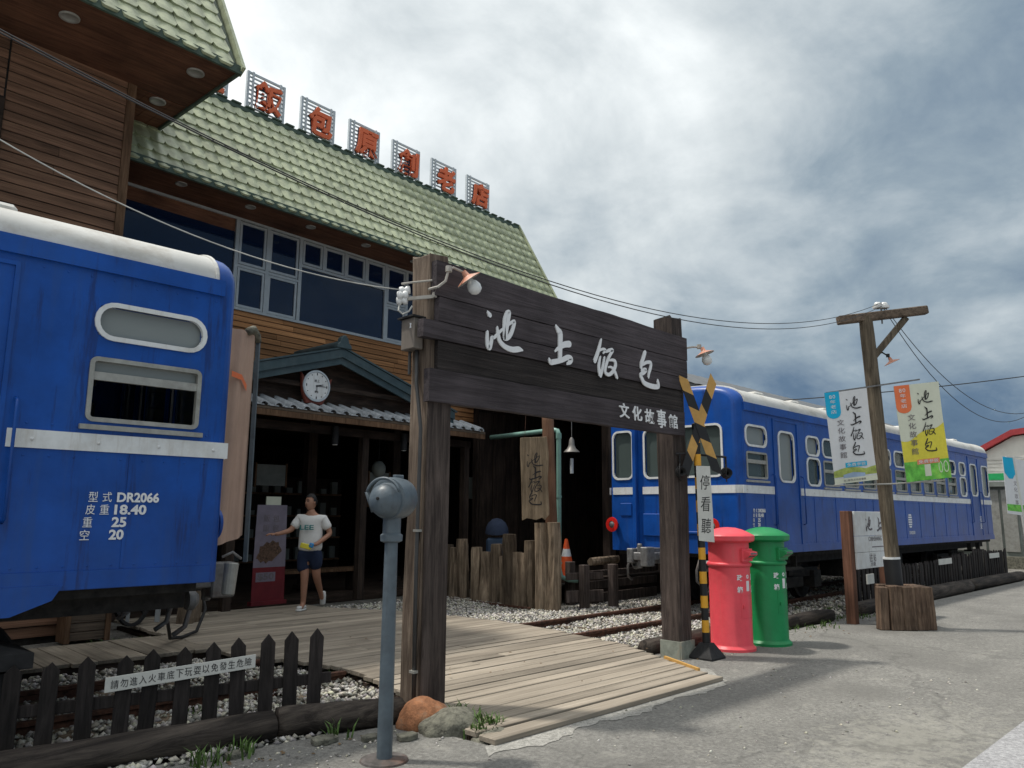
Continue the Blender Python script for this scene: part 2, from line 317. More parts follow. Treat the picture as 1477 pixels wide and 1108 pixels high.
HD = R(4)          # the building stands turned by four degrees against the track
def bl(px, py):
    """wall plane of the building through (px,py): fn(s, z, d): s along it, d outwards to the street"""
    a = Vector((cos(HD), sin(HD), 0)); n = Vector((sin(HD), -cos(HD), 0)); o = Vector((px, py, 0))
    return lambda s_, z, d=0: o+a*s_+n*d+Vector((0, 0, z))
def face(o, r, u, n=None):
    o, r, u = Vector(o), Vector(r).normalized(), Vector(u).normalized(); n = r.cross(u)
    return lambda x, y, z=0: o+r*x+u*y+n*z
# text and brush writing
TC = {}
def text_geo(s, ext=.003, off=0):
    k = (s, ext, off)
    if k in TC: return TC[k]
    cu = bpy.data.curves.new('t', 'FONT'); cu.body = s; cu.size = 1; cu.extrude = ext; cu.offset = off; cu.resolution_u = 3
    ob = bpy.data.objects.new('t', cu); COL.objects.link(ob); dg = bpy.context.evaluated_depsgraph_get()
    me = bpy.data.meshes.new_from_object(ob.evaluated_get(dg)); vs = [tuple(v.co) for v in me.vertices]; fs = [tuple(p.vertices) for p in me.polygons]
    bpy.data.objects.remove(ob); bpy.data.curves.remove(cu); bpy.data.meshes.remove(me)
    if vs:
        x0 = min(v[0] for v in vs); x1 = max(v[0] for v in vs); y0 = min(v[1] for v in vs); y1 = max(v[1] for v in vs)
        vs = [(v[0]-(x0+x1)/2, v[1]-(y0+y1)/2, v[2]) for v in vs]; TC[k] = (vs, fs, x1-x0, y1-y0)
    else: TC[k] = ([], [], 1, 1)
    return TC[k]
def text(mb, s, fn, cx, cy, w=None, h=None, depth=.003, lift=.004, off=0, skew=0):
    """write s centred on (cx,cy) of a surface fn(x,y,z), fitted to a width and/or height"""
    vs, fs, tw, th = text_geo(s, .5, off)
    sx = (w/tw) if w else None; sy = (h/th) if h else None; sx = sx or sy; sy = sy or sx
    mb.add([(cx+(a+b*skew)*sx, cy+b*sy, lift+depth*(c+.5)) for a, b, c in vs], fs, fn); return mb
GLY = {
 'chi': [[(-0.228,0.146,0.011),(-0.199,0.118,0.026)],
  [(-0.226,-0.041,0.015),(-0.228,-0.103,0.020),(-0.223,-0.161,0.021),(-0.198,-0.190,0.023),(-0.179,-0.135,0.021),(-0.167,-0.087,0.020),(-0.140,-0.082,0.015),(-0.074,-0.018,0.015),(-0.002,0.038,0.013),(0.061,0.087,0.015),(0.117,0.119,0.018),(0.108,0.068,0.021),(0.072,-0.013,0.023),(0.026,-0.061,0.023),(-0.015,-0.074,0.015)],
  [(-0.104,0.023,0.012),(-0.092,-0.041,0.021),(-0.069,-0.103,0.024),(-0.000,-0.145,0.026),(0.092,-0.157,0.029),(0.176,-0.141,0.029),(0.228,-0.143,0.010)],
  [(-0.010,-0.067,0.017),(-0.016,0.032,0.018),(-0.008,0.121,0.020),(0.023,0.188,0.018),(0.051,0.190,0.020),(0.033,0.109,0.023),(0.016,0.025,0.023),(-0.001,-0.065,0.021)]],
 'shang': [[(-0.063,0.190,0.013),(-0.021,0.146,0.032),(0.005,0.114,0.035),(0.002,-0.016,0.032),(-0.001,-0.138,0.029)],
  [(-0.079,-0.077,0.008),(-0.022,-0.034,0.021),(0.063,0.016,0.033),(0.139,0.035,0.037)],
  [(-0.165,-0.159,0.011),(-0.141,-0.190,0.027),(-0.105,-0.185,0.030),(0.020,-0.149,0.027),(0.116,-0.106,0.029),(0.165,-0.113,0.030),(0.148,-0.148,0.027),(0.100,-0.177,0.011)]],
 'fan': [[(-0.074,0.197,0.011),(-0.109,0.100,0.022),(-0.148,0.015,0.024),(-0.187,-0.057,0.026)],
  [(-0.105,0.070,0.013),(-0.043,0.095,0.016),(-0.005,0.083,0.017),(-0.049,0.049,0.011)],
  [(-0.092,0.006,0.010),(-0.112,-0.052,0.018),(-0.120,-0.125,0.021),(-0.096,-0.197,0.026)],
  [(-0.025,0.009,0.013),(-0.046,-0.066,0.016),(-0.071,-0.143,0.020),(-0.096,-0.197,0.023)],
  [(0.005,0.069,0.011),(0.058,0.096,0.021),(0.117,0.108,0.022),(0.072,0.049,0.020),(0.027,-0.019,0.020),(-0.009,-0.098,0.020),(-0.014,-0.153,0.020),(0.043,-0.170,0.021),(0.112,-0.130,0.022),(0.162,-0.061,0.022),(0.159,-0.012,0.021),(0.115,-0.000,0.017),(0.056,-0.015,0.010)],
  [(0.035,-0.092,0.011),(0.084,-0.082,0.013),(0.141,-0.113,0.021),(0.187,-0.184,0.018)]],
 'bao': [[(-0.077,0.188,0.026),(-0.110,0.118,0.027),(-0.151,0.041,0.026),(-0.158,-0.011,0.018)],
  [(-0.124,0.038,0.018),(-0.047,0.075,0.021),(0.030,0.080,0.022),(0.022,0.020,0.022),(-0.008,-0.042,0.020),(-0.023,-0.096,0.015)],
  [(-0.159,-0.044,0.012),(-0.104,-0.010,0.016),(-0.067,-0.018,0.021),(-0.116,-0.057,0.023),(-0.171,-0.084,0.023),(-0.141,-0.131,0.026),(-0.099,-0.170,0.029),(0.020,-0.188,0.032),(0.153,-0.181,0.030),(0.171,-0.150,0.023),(0.156,-0.106,0.020)]],
}
def brush(mb, key, fn, cx, cy, size=1., depth=.004, lift=.004, wid=1.):
    for si, st in enumerate(GLY[key]):
        P = [Vector(p) for p in st]; pts = []
        for i in range(len(P)-1):
            a, b, c, d = P[max(i-1, 0)], P[i], P[i+1], P[min(i+2, len(P)-1)]
            for k in range(4):
                t = k/4; pts.append(.5*((2*b)+(c-a)*t+(2*a-5*b+4*c-d)*t*t+(3*b-a-3*c+d)*t**3))
        pts.append(P[-1]); li = lift+si*.0005; vs = []; fs = []
        L_ = []; Rr = []
        for i, p in enumerate(pts):
            d = (pts[min(i+1, len(pts)-1)]-pts[max(i-1, 0)]); d = Vector((d.x, d.y)); d.normalize(); nn = Vector((-d.y, d.x)); r = max(p.z, .003)*wid
            L_.append((p.x+nn.x*r, p.y+nn.y*r)); Rr.append((p.x-nn.x*r, p.y-nn.y*r))
        n = len(pts)
        def tri(ls):
            b = len(vs)
            for (x, y) in ls: vs.append((x, y, 1))
            for (x, y) in ls: vs.append((x, y, 0))
            m = len(ls); fs.append(tuple(range(b, b+m)))
            for i in range(m): fs.append((b+i, b+m+i, b+m+(i+1) % m, b+(i+1) % m))
        b = 0
        for i in range(n): vs += [(L_[i][0], L_[i][1], 1), (Rr[i][0], Rr[i][1], 1), (L_[i][0], L_[i][1], 0), (Rr[i][0], Rr[i][1], 0)]
        for i in range(n-1): a = 4*i; c = a+4; fs += [(a, c, c+1, a+1), (a, a+2, c+2, c), (a+1, c+1, c+3, a+3)]
        for e in (0, n-1):           # round brush ends, a hair lower than the ribbon
            p = pts[e]; r = max(p.z, .003)*wid; b = len(vs); vs += [(p.x+cos(2*pi*i/10)*r, p.y+sin(2*pi*i/10)*r, .93) for i in range(10)]; fs.append(tuple(range(b, b+10)))
        mb.add([(cx+x*size, cy+y*size, li+depth*z) for x, y, z in vs], fs, fn)
    return mb
def rrect(x0, x1, y0, y1, r, n=5):
    o = []
    for cx, cy, a0 in ((x1-r, y1-r, 0), (x0+r, y1-r, 90), (x0+r, y0+r, 180), (x1-r, y0+r, 270)):
        for i in range(n+1): t = R(a0+90*i/n); o.append((cx+r*cos(t), cy+r*sin(t)))
    return o
def ring(mb, x0, x1, y0, y1, r, wd, fn, d0=-.02, d1=.015):
    a = rrect(x0, x1, y0, y1, r); b = rrect(x0-wd, x1+wd, y0-wd, y1+wd, r+wd); n = len(a)
    vs = [(*p, d1) for p in a]+[(*p, d1) for p in b]+[(*p, d0) for p in a]+[(*p, d0) for p in b]; fs = []
    for i in range(n): j = (i+1) % n; fs += [(i, j, n+j, n+i), (n+i, n+j, 3*n+j, 3*n+i), (i, 2*n+i, 2*n+j, j)]
    mb.add(vs, fs, fn)
def panel(mb, x0, x1, y0, y1, holes, fn, rev=.04):
    xs = sorted({x0, x1, *[h[0] for h in holes], *[h[1] for h in holes]}); ys = sorted({y0, y1, *[h[2] for h in holes], *[h[3] for h in holes]})
    for i in range(len(xs)-1):
        for j in range(len(ys)-1):
            cx = (xs[i]+xs[i+1])/2; cy = (ys[j]+ys[j+1])/2
            if any(h[0] < cx < h[1] and h[2] < cy < h[3] for h in holes): continue
            mb.add([(xs[i], ys[j], 0), (xs[i+1], ys[j], 0), (xs[i+1], ys[j+1], 0), (xs[i], ys[j+1], 0)], [(0, 1, 2, 3)], fn)
    for h in holes:
        a, b, c, d = h[:4]; P = [(a, c), (b, c), (b, d), (a, d)]
        for k in range(4): p, q_ = P[k], P[(k+1) % 4]; mb.add([(*p, 0), (*q_, 0), (*q_, -rev), (*p, -rev)], [(0, 1, 2, 3)], fn)
def lumpy(mb, p0, p1, r, n=14, seg=10, amp=.12, seed=0, flat=1.0):
    """a natural log or stump: bent and dented cylinder"""
    rg = random.Random(seed); p0 = Vector(p0); p1 = Vector(p1); a = (p1-p0).normalized(); u = a.orthogonal().normalized(); w_ = a.cross(u)
    ph = [rg.uniform(0, 6.28) for _ in range(8)]; vs = []; fs = []
    for i in range(seg+1):
        t = i/seg; c = p0.lerp(p1, t)+(u*sin(t*3+ph[0])+w_*cos(t*2.3+ph[1]))*r*amp*.6
        for k in range(n):
            th = 2*pi*k/n; rr = r*(1+amp*(.5*sin(2*th+ph[2]+t*1.1)+.35*sin(3*th+ph[3]-t*2)+.3*sin(5*th+ph[4]+t*4)+.25*rg.uniform(-1, 1)))
            if i in (0, seg): rr *= .93
            vs.append(c+(u*cos(th)+w_*sin(th)*flat)*rr)
    for i in range(seg):
        for k in range(n): j = (k+1) % n; fs.append((i*n+k, i*n+j, (i+1)*n+j, (i+1)*n+k))
    fs += [tuple(range(n))[::-1], tuple(range(seg*n, (seg+1)*n))]
    return mb.add(vs, fs)
# ------------------------------------------------------------------ setting
def sheet(name, poly, z, m, kind='structure', sub=0):
    mb = MB(); mb.add([(x, y, z) for x, y in poly], [tuple(range(len(poly)))]); o = mb.build(name, m); o['kind'] = kind; return o
def ground_mat(name, c1, c2, sc=1.2, fine=220, cracks=False, stain=None, bump=.25):
    m, t, p = newmat(name); n = t.nodes; c = n.new('ShaderNodeTexCoord')
    def nz(s, d=8, r=.65):
        x = n.new('ShaderNodeTexNoise'); x.inputs['Scale'].default_value = s; x.inputs['Detail'].default_value = d; x.inputs['Roughness'].default_value = r; link(t, c.outputs['Object'], x.inputs[0]); return x.outputs[0]
    a = nz(sc); b = nz(fine, 3, .8)
    r = n.new('ShaderNodeValToRGB'); r.color_ramp.elements[0].position = .32; r.color_ramp.elements[1].position = .68
    r.color_ramp.elements[0].color = (*c1, 1); r.color_ramp.elements[1].color = (*c2, 1); link(t, a, r.inputs[0])
    mr = n.new('ShaderNodeMapRange'); mr.inputs['From Min'].default_value = .3; mr.inputs['From Max'].default_value = .7; mr.inputs['To Min'].default_value = .62; mr.inputs['To Max'].default_value = 1.35; link(t, b, mr.inputs[0])
    g_ = nz(26, 5, .8); mg = n.new('ShaderNodeMapRange'); mg.inputs['From Min'].default_value = .3; mg.inputs['From Max'].default_value = .7; mg.inputs['To Min'].default_value = .70; mg.inputs['To Max'].default_value = 1.30; link(t, g_, mg.inputs[0])
    vo = n.new('ShaderNodeTexVoronoi'); vo.inputs['Scale'].default_value = 48; link(t, c.outputs['Object'], vo.inputs['Vector'])
    mv = n.new('ShaderNodeMapRange'); mv.inputs['To Min'].default_value = .78; mv.inputs['To Max'].default_value = 1.25; link(t, vo.outputs['Color'], mv.inputs[0])
    q1 = n.new('ShaderNodeMath'); q1.operation = 'MULTIPLY'; link(t, mg.outputs[0], q1.inputs[0]); link(t, mr.outputs[0], q1.inputs[1])
    q2 = n.new('ShaderNodeMath'); q2.operation = 'MULTIPLY'; link(t, q1.outputs[0], q2.inputs[0]); link(t, mv.outputs[0], q2.inputs[1])
    h = n.new('ShaderNodeHueSaturation'); link(t, r.outputs[0], h.inputs['Color']); link(t, q2.outputs[0], h.inputs['Value']); cur = h.outputs[0]
    def mixin(mask, col, amt):
        nonlocal cur
        k = n.new('ShaderNodeMixRGB'); mu = n.new('ShaderNodeMath'); mu.operation = 'MULTIPLY'; mu.inputs[1].default_value = amt; link(t, mask, mu.inputs[0]); link(t, mu.outputs[0], k.inputs[0]); link(t, cur, k.inputs[1]); k.inputs[2].default_value = (*col, 1); cur = k.outputs[0]
    if stain:
        s = nz(3.1, 10, .75); rr = n.new('ShaderNodeValToRGB'); rr.color_ramp.elements[0].position = .55; rr.color_ramp.elements[1].position = .64; link(t, s, rr.inputs[0]); mixin(rr.outputs[0], stain, .5)
        s = nz(.55, 4, .5); rr = n.new('ShaderNodeValToRGB'); rr.color_ramp.elements[0].position = .5; rr.color_ramp.elements[1].position = .62; link(t, s, rr.inputs[0]); mixin(rr.outputs[0], tuple(k*.8 for k in c1), .55)
    if cracks:
        ps = n.new('ShaderNodeVectorMath'); ps.operation = 'SUBTRACT'; ps.inputs[1].default_value = (6.15, 2.15, 0); link(t, c.outputs['Object'], ps.inputs[0])
        pm_ = n.new('ShaderNodeVectorMath'); pm_.operation = 'MULTIPLY'; pm_.inputs[1].default_value = (.62, 1.5, 1); link(t, ps.outputs[0], pm_.inputs[0])
        pln = n.new('ShaderNodeVectorMath'); pln.operation = 'LENGTH'; link(t, pm_.outputs[0], pln.inputs[0])
        s9 = nz(9, 8, .8); ad = n.new('ShaderNodeMath'); ad.operation = 'SUBTRACT'; link(t, s9, ad.inputs[0])
        ms_ = n.new('ShaderNodeMath'); ms_.operation = 'MULTIPLY'; ms_.inputs[1].default_value = .17; link(t, pln.outputs['Value'], ms_.inputs[0]); link(t, ms_.outputs[0], ad.inputs[1])
        rr = n.new('ShaderNodeValToRGB'); rr.color_ramp.elements[0].position = .36; rr.color_ramp.elements[1].position = .46; link(t, ad.outputs[0], rr.inputs[0]); mixin(rr.outputs[0], (.36, .35, .30), .4)
        v = n.new('ShaderNodeTexVoronoi'); v.feature = 'DISTANCE_TO_EDGE'; v.inputs['Scale'].default_value = .22
        wn = n.new('ShaderNodeVectorMath'); wn.operation = 'ADD'; sc_n = n.new('ShaderNodeVectorMath'); sc_n.operation = 'SCALE'; sc_n.inputs['Scale'].default_value = .9
        x = n.new('ShaderNodeTexNoise'); x.inputs['Scale'].default_value = 2.2; x.inputs['Detail'].default_value = 6; link(t, c.outputs['Object'], x.inputs[0]); link(t, x.outputs[1], sc_n.inputs[0])
        link(t, c.outputs['Object'], wn.inputs[0]); link(t, sc_n.outputs[0], wn.inputs[1]); link(t, wn.outputs[0], v.inputs['Vector'])
        rr = n.new('ShaderNodeValToRGB'); rr.color_ramp.elements[0].position = .002; rr.color_ramp.elements[0].color = (1, 1, 1, 1); rr.color_ramp.elements[1].position = .009; rr.color_ramp.elements[1].color = (0, 0, 0, 1)
        link(t, v.outputs[0], rr.inputs[0]); mixin(rr.outputs[0], tuple(k*.5 for k in c1), .4)
    link(t, cur, p.inputs['Base Color']); p.inputs['Roughness'].default_value = .92; p.inputs['Specular IOR Level'].default_value = .25
    bb = n.new('ShaderNodeBump'); bb.inputs['Strength'].default_value = bump; bb.inputs['Distance'].default_value = .01; link(t, b, bb.inputs['Height']); link(t, bb.outputs[0], p.inputs['Normal'])
    return m
M_['asphalt'] = ground_mat('worn_asphalt', (.172, .168, .155), (.232, .227, .208), .8, 150, True, (.33, .32, .285), .5)
M_['apronm'] = ground_mat('pale_cement', (.27, .265, .24), (.37, .36, .33), 2.2, 120, False, (.2, .19, .17))
M_['pavem'] = ground_mat('speckled_pavement', (.27, .27, .275), (.35, .35, .355), 3, 190)
M_['bed'] = ground_mat('ballast_bed', (.12, .115, .10), (.24, .23, .21), 3, 55, bump=1)
M_['dirt'] = ground_mat('ground_soil', (.10, .095, .075), (.16, .15, .12), .5, 30)
sheet('ground', [(-300, -300), (300, -300), (300, 300), (-300, 300)], -.06, M_['dirt'])
EDGE = [(-60, 5.5), (1.0, 5.42), (2.5, 5.28), (3.85, 5.02), (3.95, 4.12), (7.03, 4.2), (7.4, 5.0), (7.8, 5.42), (12.5, 5.12), (24, 5.0), (60, 5.3), (230, 9)]
sheet('road', [(-60, 1.68)]+[(230, 1.68)][:0]+[(230, 1.68)]+EDGE[::-1], 0, M_['asphalt'])
sheet('road_edge_pavement', [(-60, -25), (230, -25), (230, 1.68), (-60, 1.68)], .004, M_['pavem'])
sheet('track_bed', [(-60, 4.9), (230, 4.9), (230, 12.6), (-60, 12.6)], -.03, M_['bed'])
ra = random.Random(5); ap = [(3.9, 4.14), (7.02, 4.21), (7.36, 4.7), (7.48, 4.55)]+[(7.45-k*.09, (4.02 if k > 3 else 4.45-k*.1)-.10*(k/41)+ra.uniform(-.035, .035)+.05*sin(k*.5)) for k in range(42)]
mb = MB()
mb.add([(x, y, .004) for x, y in ap], [tuple(range(len(ap)))]); mb.build('cement_apron', M_['apronm'], kind='structure')

# gravel: real stones, far too many to count
def lerp_tab(tab, y):
    for (a, b), (c, d) in zip(tab, tab[1:]):
        if a <= y <= c: return b+(d-b)*(y-a)/(c-a)
    return tab[0][1] if y < tab[0][0] else tab[-1][1]
DL = [(4.1, 3.96), (4.75, 4.03), (5.6, 4.27), (6.6, 4.45), (7.25, 4.32), (8.2, 3.97), (11.7, 3.97)]
DRt = [(4.1, 7.03), (4.9, 7.32), (5.7, 7.68), (6.2, 7.75), (7.9, 7.93), (9.75, 7.7), (11, 7.0), (11.7, 6.9)]
def stones(name, pts, smin, smax, m, label, z0=-.02):
    ico = np.array([(0, 0, 1), (.9, 0, .1), (.25, .85, .05), (-.75, .5, .1), (-.7, -.55, 0), (.3, -.85, .08), (0, 0, -.8)])
    F = np.array([(0, 1, 2), (0, 2, 3), (0, 3, 4), (0, 4, 5), (0, 5, 1), (6, 2, 1), (6, 3, 2), (6, 4, 3), (6, 5, 4), (6, 1, 5)])
    n = len(pts); V = ico[None]*NR.uniform(.65, 1.2, (n, 7, 1)); s = NR.uniform(smin, smax, (n, 1, 1)); V = V*s*np.array([1, 1, .7])
    a = NR.uniform(0, 6.28, n); ca, sa = np.cos(a)[:, None], np.sin(a)[:, None]
    t = NR.uniform(-.5, .5, (n, 1)); x = V[..., 0]*ca-V[..., 1]*sa; y = V[..., 0]*sa+V[..., 1]*ca; z = V[..., 2]+x*t
    P = np.array(pts); V = np.stack([x+P[:, 0:1], y+P[:, 1:2], z+P[:, 2:3]], -1).reshape(-1, 3)
    FF = (F[None]+np.arange(n)[:, None, None]*7).reshape(-1, 3)
    me = bpy.data.meshes.new(name); me.vertices.add(len(V)); me.vertices.foreach_set('co', V.ravel()); me.loops.add(FF.size); me.loops.foreach_set('vertex_index', FF.ravel().astype(np.int32))
    me.polygons.add(len(FF)); me.polygons.foreach_set('loop_start', np.arange(0, FF.size, 3, dtype=np.int32)); me.polygons.foreach_set('loop_total', np.full(len(FF), 3, np.int32)); me.update(); me.validate()
    ca_ = me.color_attributes.new('tone', 'FLOAT_COLOR', 'POINT'); g = NR.uniform(.35, 1.5, (n, 1)); col = np.repeat(np.concatenate([g, g*NR.uniform(.92, 1.02, (n, 1)), g*NR.uniform(.8, 1.02, (n, 1)), np.ones((n, 1))], 1), 7, 0)
    ca_.data.foreach_set('color', col.ravel()); me.materials.append(m); o = bpy.data.objects.new(name, me); COL.objects.link(o); tag(o, label, 'gravel', kind='stuff'); return o
m, t, p = newmat('gravel_stone'); M_['gs'] = m; n_ = t.nodes; at = n_.new('ShaderNodeAttribute'); at.attribute_name = 'tone'; k = n_.new('ShaderNodeMixRGB'); k.blend_type = 'MULTIPLY'; k.inputs[0].default_value = 1
k.inputs[1].default_value = (.43, .42, .395, 1); link(t, at.outputs['Color'], k.inputs[2]); link(t, k.outputs[0], p.inputs['Base Color']); p.inputs['Roughness'].default_value = .9
def scatter(n, x0, x1, y0, y1, ok, z=-.012):
    o = []
    X = NR.uniform(x0, x1, n); Y = NR.uniform(y0, y1, n)
    for a, b in zip(X, Y):
        if ok(a, b): o.append((a, b, z+NR.uniform(0, .02)+.02*sin(a*2.1)*cos(b*1.7)))
    return o
def inr(a, b): return b > 5.45 and a > lerp_tab(DRt, b)-.05 and not (b > 11.4)
stones('gravel', scatter(26000, 7.0, 13.5, 5.4, 11.9, lambda a, b: b > 5.5 and a > lerp_tab(DRt, b)-.06 and (a < 10.1 or b < 9.1)), .016, .04, M_['gs'], 'pale gravel between the boardwalk and the palisade of stumps')
stones('gravel', scatter(20000, -2, 4.6, 5.2, 10.4, lambda a, b: b > 5.38-.1*a+.05 and a < lerp_tab(DL, b)+.08 and not (a > 2.05 and 8.72 < b < 9.95)), .016, .042, M_['gs'], 'grey gravel under the end of the blue railcar behind the pickets')
stones('gravel', scatter(9000, 13, 27, 5.4, 9, lambda a, b: True), .02, .05, M_['gs'], 'dark ballast under the long blue railcar')
# shavings of small debris on the road by the log and the gate foot
deb = []
for _ in range(260):
    a = random.uniform(.8, 4.4); deb.append((a, 5.25-.12*max(0, a-1)-abs(random.gauss(0, .28)), .003))
for _ in range(110): a = random.uniform(7.6, 14); deb.append((a, 5.15-abs(random.gauss(0, .15)), .003))
for _ in range(160): deb.append((random.uniform(3.7, 9), random.uniform(2.2, 4.1), .002))
stones('grit', deb, .005, .018, M_['gs'], 'loose grit and pebbles scattered along the road edge')

# boardwalk: every board by itself
deck = bpy.data.objects.new('boardwalk', None); COL.objects.link(deck); deck.location = (5.6, 7.5, 0); deck['kind'] = 'structure'
def board_mesh(name, m, lx=1, ly=.155, lz=.04):
    b = MB(); b.box(-lx/2, lx/2, -ly/2, ly/2, -lz, 0); o = b.build('x', m, bevel=.004); me = o.data; bpy.data.objects.remove(o); me.name = name; return me
bm1 = board_mesh('deck_board', M_['deck']); bm2 = board_mesh('deck_board_cross', M_['decky'], .235, 1)
rd = random.Random(3); y = 4.19; row = 0
while y < 11.75:
    a = lerp_tab(DL, y)+rd.uniform(-.02, .02); b = lerp_tab(DRt, y)+rd.uniform(-.02, .02); cuts = [a]
    if row % 2 == 1 and y > 6: cuts.append(rd.choice([5.2, 6.1]))
    elif row % 3 == 0 and y > 6: cuts.append(5.6)
    cuts.append(b); wd = .142+(.03 if row % 5 == 0 else 0)
    for i in range(len(cuts)-1):
        L0 = cuts[i+1]-cuts[i]-.006; c = (cuts[i]+cuts[i+1])/2
        inst('board', bm1, Matrix.Translation((c, y, .045+.055*min(1, (y-4.2)/2.5)+rd.uniform(-.004, .004))) @ Matrix.Rotation(rd.uniform(-.003, .003), 4, 'Z') @ Matrix.Rotation(rd.uniform(-.012, .012), 4, 'X') @ Matrix.Diagonal((L0, wd/.155, 1, 1)), deck)
    y += wd+.009; row += 1
x = 2.2
while x < 3.95:
    y0 = 8.72+rd.uniform(-.03, .03); y1 = 9.98+rd.uniform(-.02, .02)
    inst('board', bm2, Matrix.Translation((x, (y0+y1)/2, .10+rd.uniform(-.004, .004))) @ Matrix.Diagonal((1, y1-y0, 1, 1)), deck); x += .245
mb = MB()
for tab, sg in ((DL, 1), (DRt, -1)):
    pts = [(b+sg*.05, a) for a, b in tab if a > 4.05]
    for (xa, ya), (xb, yb) in zip(pts, pts[1:]): mb.bar((xa, ya+.05, -.012), (xb, yb+.05, -.012), .06, .06)
mb.bar((4.02, 4.24, -.01), (6.98, 4.31, -.01), .06, .06); mb.bar((2.1, 8.78, .01), (4.0, 8.78, .01), .05, .09)
mb.build('joist', M_['dkwoodx'], deck)
# the nearest edge plank, rusty yellow plate at its right end
mb = MB(); mb.bar((7.10, 4.40, .06), (7.36, 4.98, .075), .03, .03); mb.build('edge_strip', M_['tan'], deck)

# railway track
trk = bpy.data.objects.new('railway_track', None); COL.objects.link(trk); trk.location = (4, 7.2, 0); trk['kind'] = 'structure'
def rail(xa, xb, y_):
    mb = MB(); pf = [(-.055, 0), (.055, 0), (.05, .012), (.01, .03), (.01, .085), (.033, .095), (.033, .125), (-.033, .125), (-.033, .095), (-.01, .085), (-.01, .03), (-.05, .012)]
    mb.prism(pf, 0, 1, lambda a, b, d: (xa+(xb-xa)*d, y_+a, b-.04)); return mb.build('rail', M_['rust'], trk)
for y_ in (6.68, 7.78): rail(-13, lerp_tab(DL, y_)-.03, y_); rail(lerp_tab(DRt, y_)+.03, 28, y_)
slp = MB().box(-.11, .11, -.95, .95, -.09, 0).build('x', M_['stump'], bevel=.01); sme = slp.data; bpy.data.objects.remove(slp)
for i in range(26):
    x = -3+i*.62
    if 4.0 < x < 7.95: continue
    inst('sleeper', sme, Matrix.Translation((x, 7.23, .0)) @ Matrix.Rotation(rd.uniform(-.02, .02), 4, 'Z'), trk)
for i in range(19): inst('sleeper', sme, Matrix.Translation((13.2+i*.65, 7.23, .0)), trk)

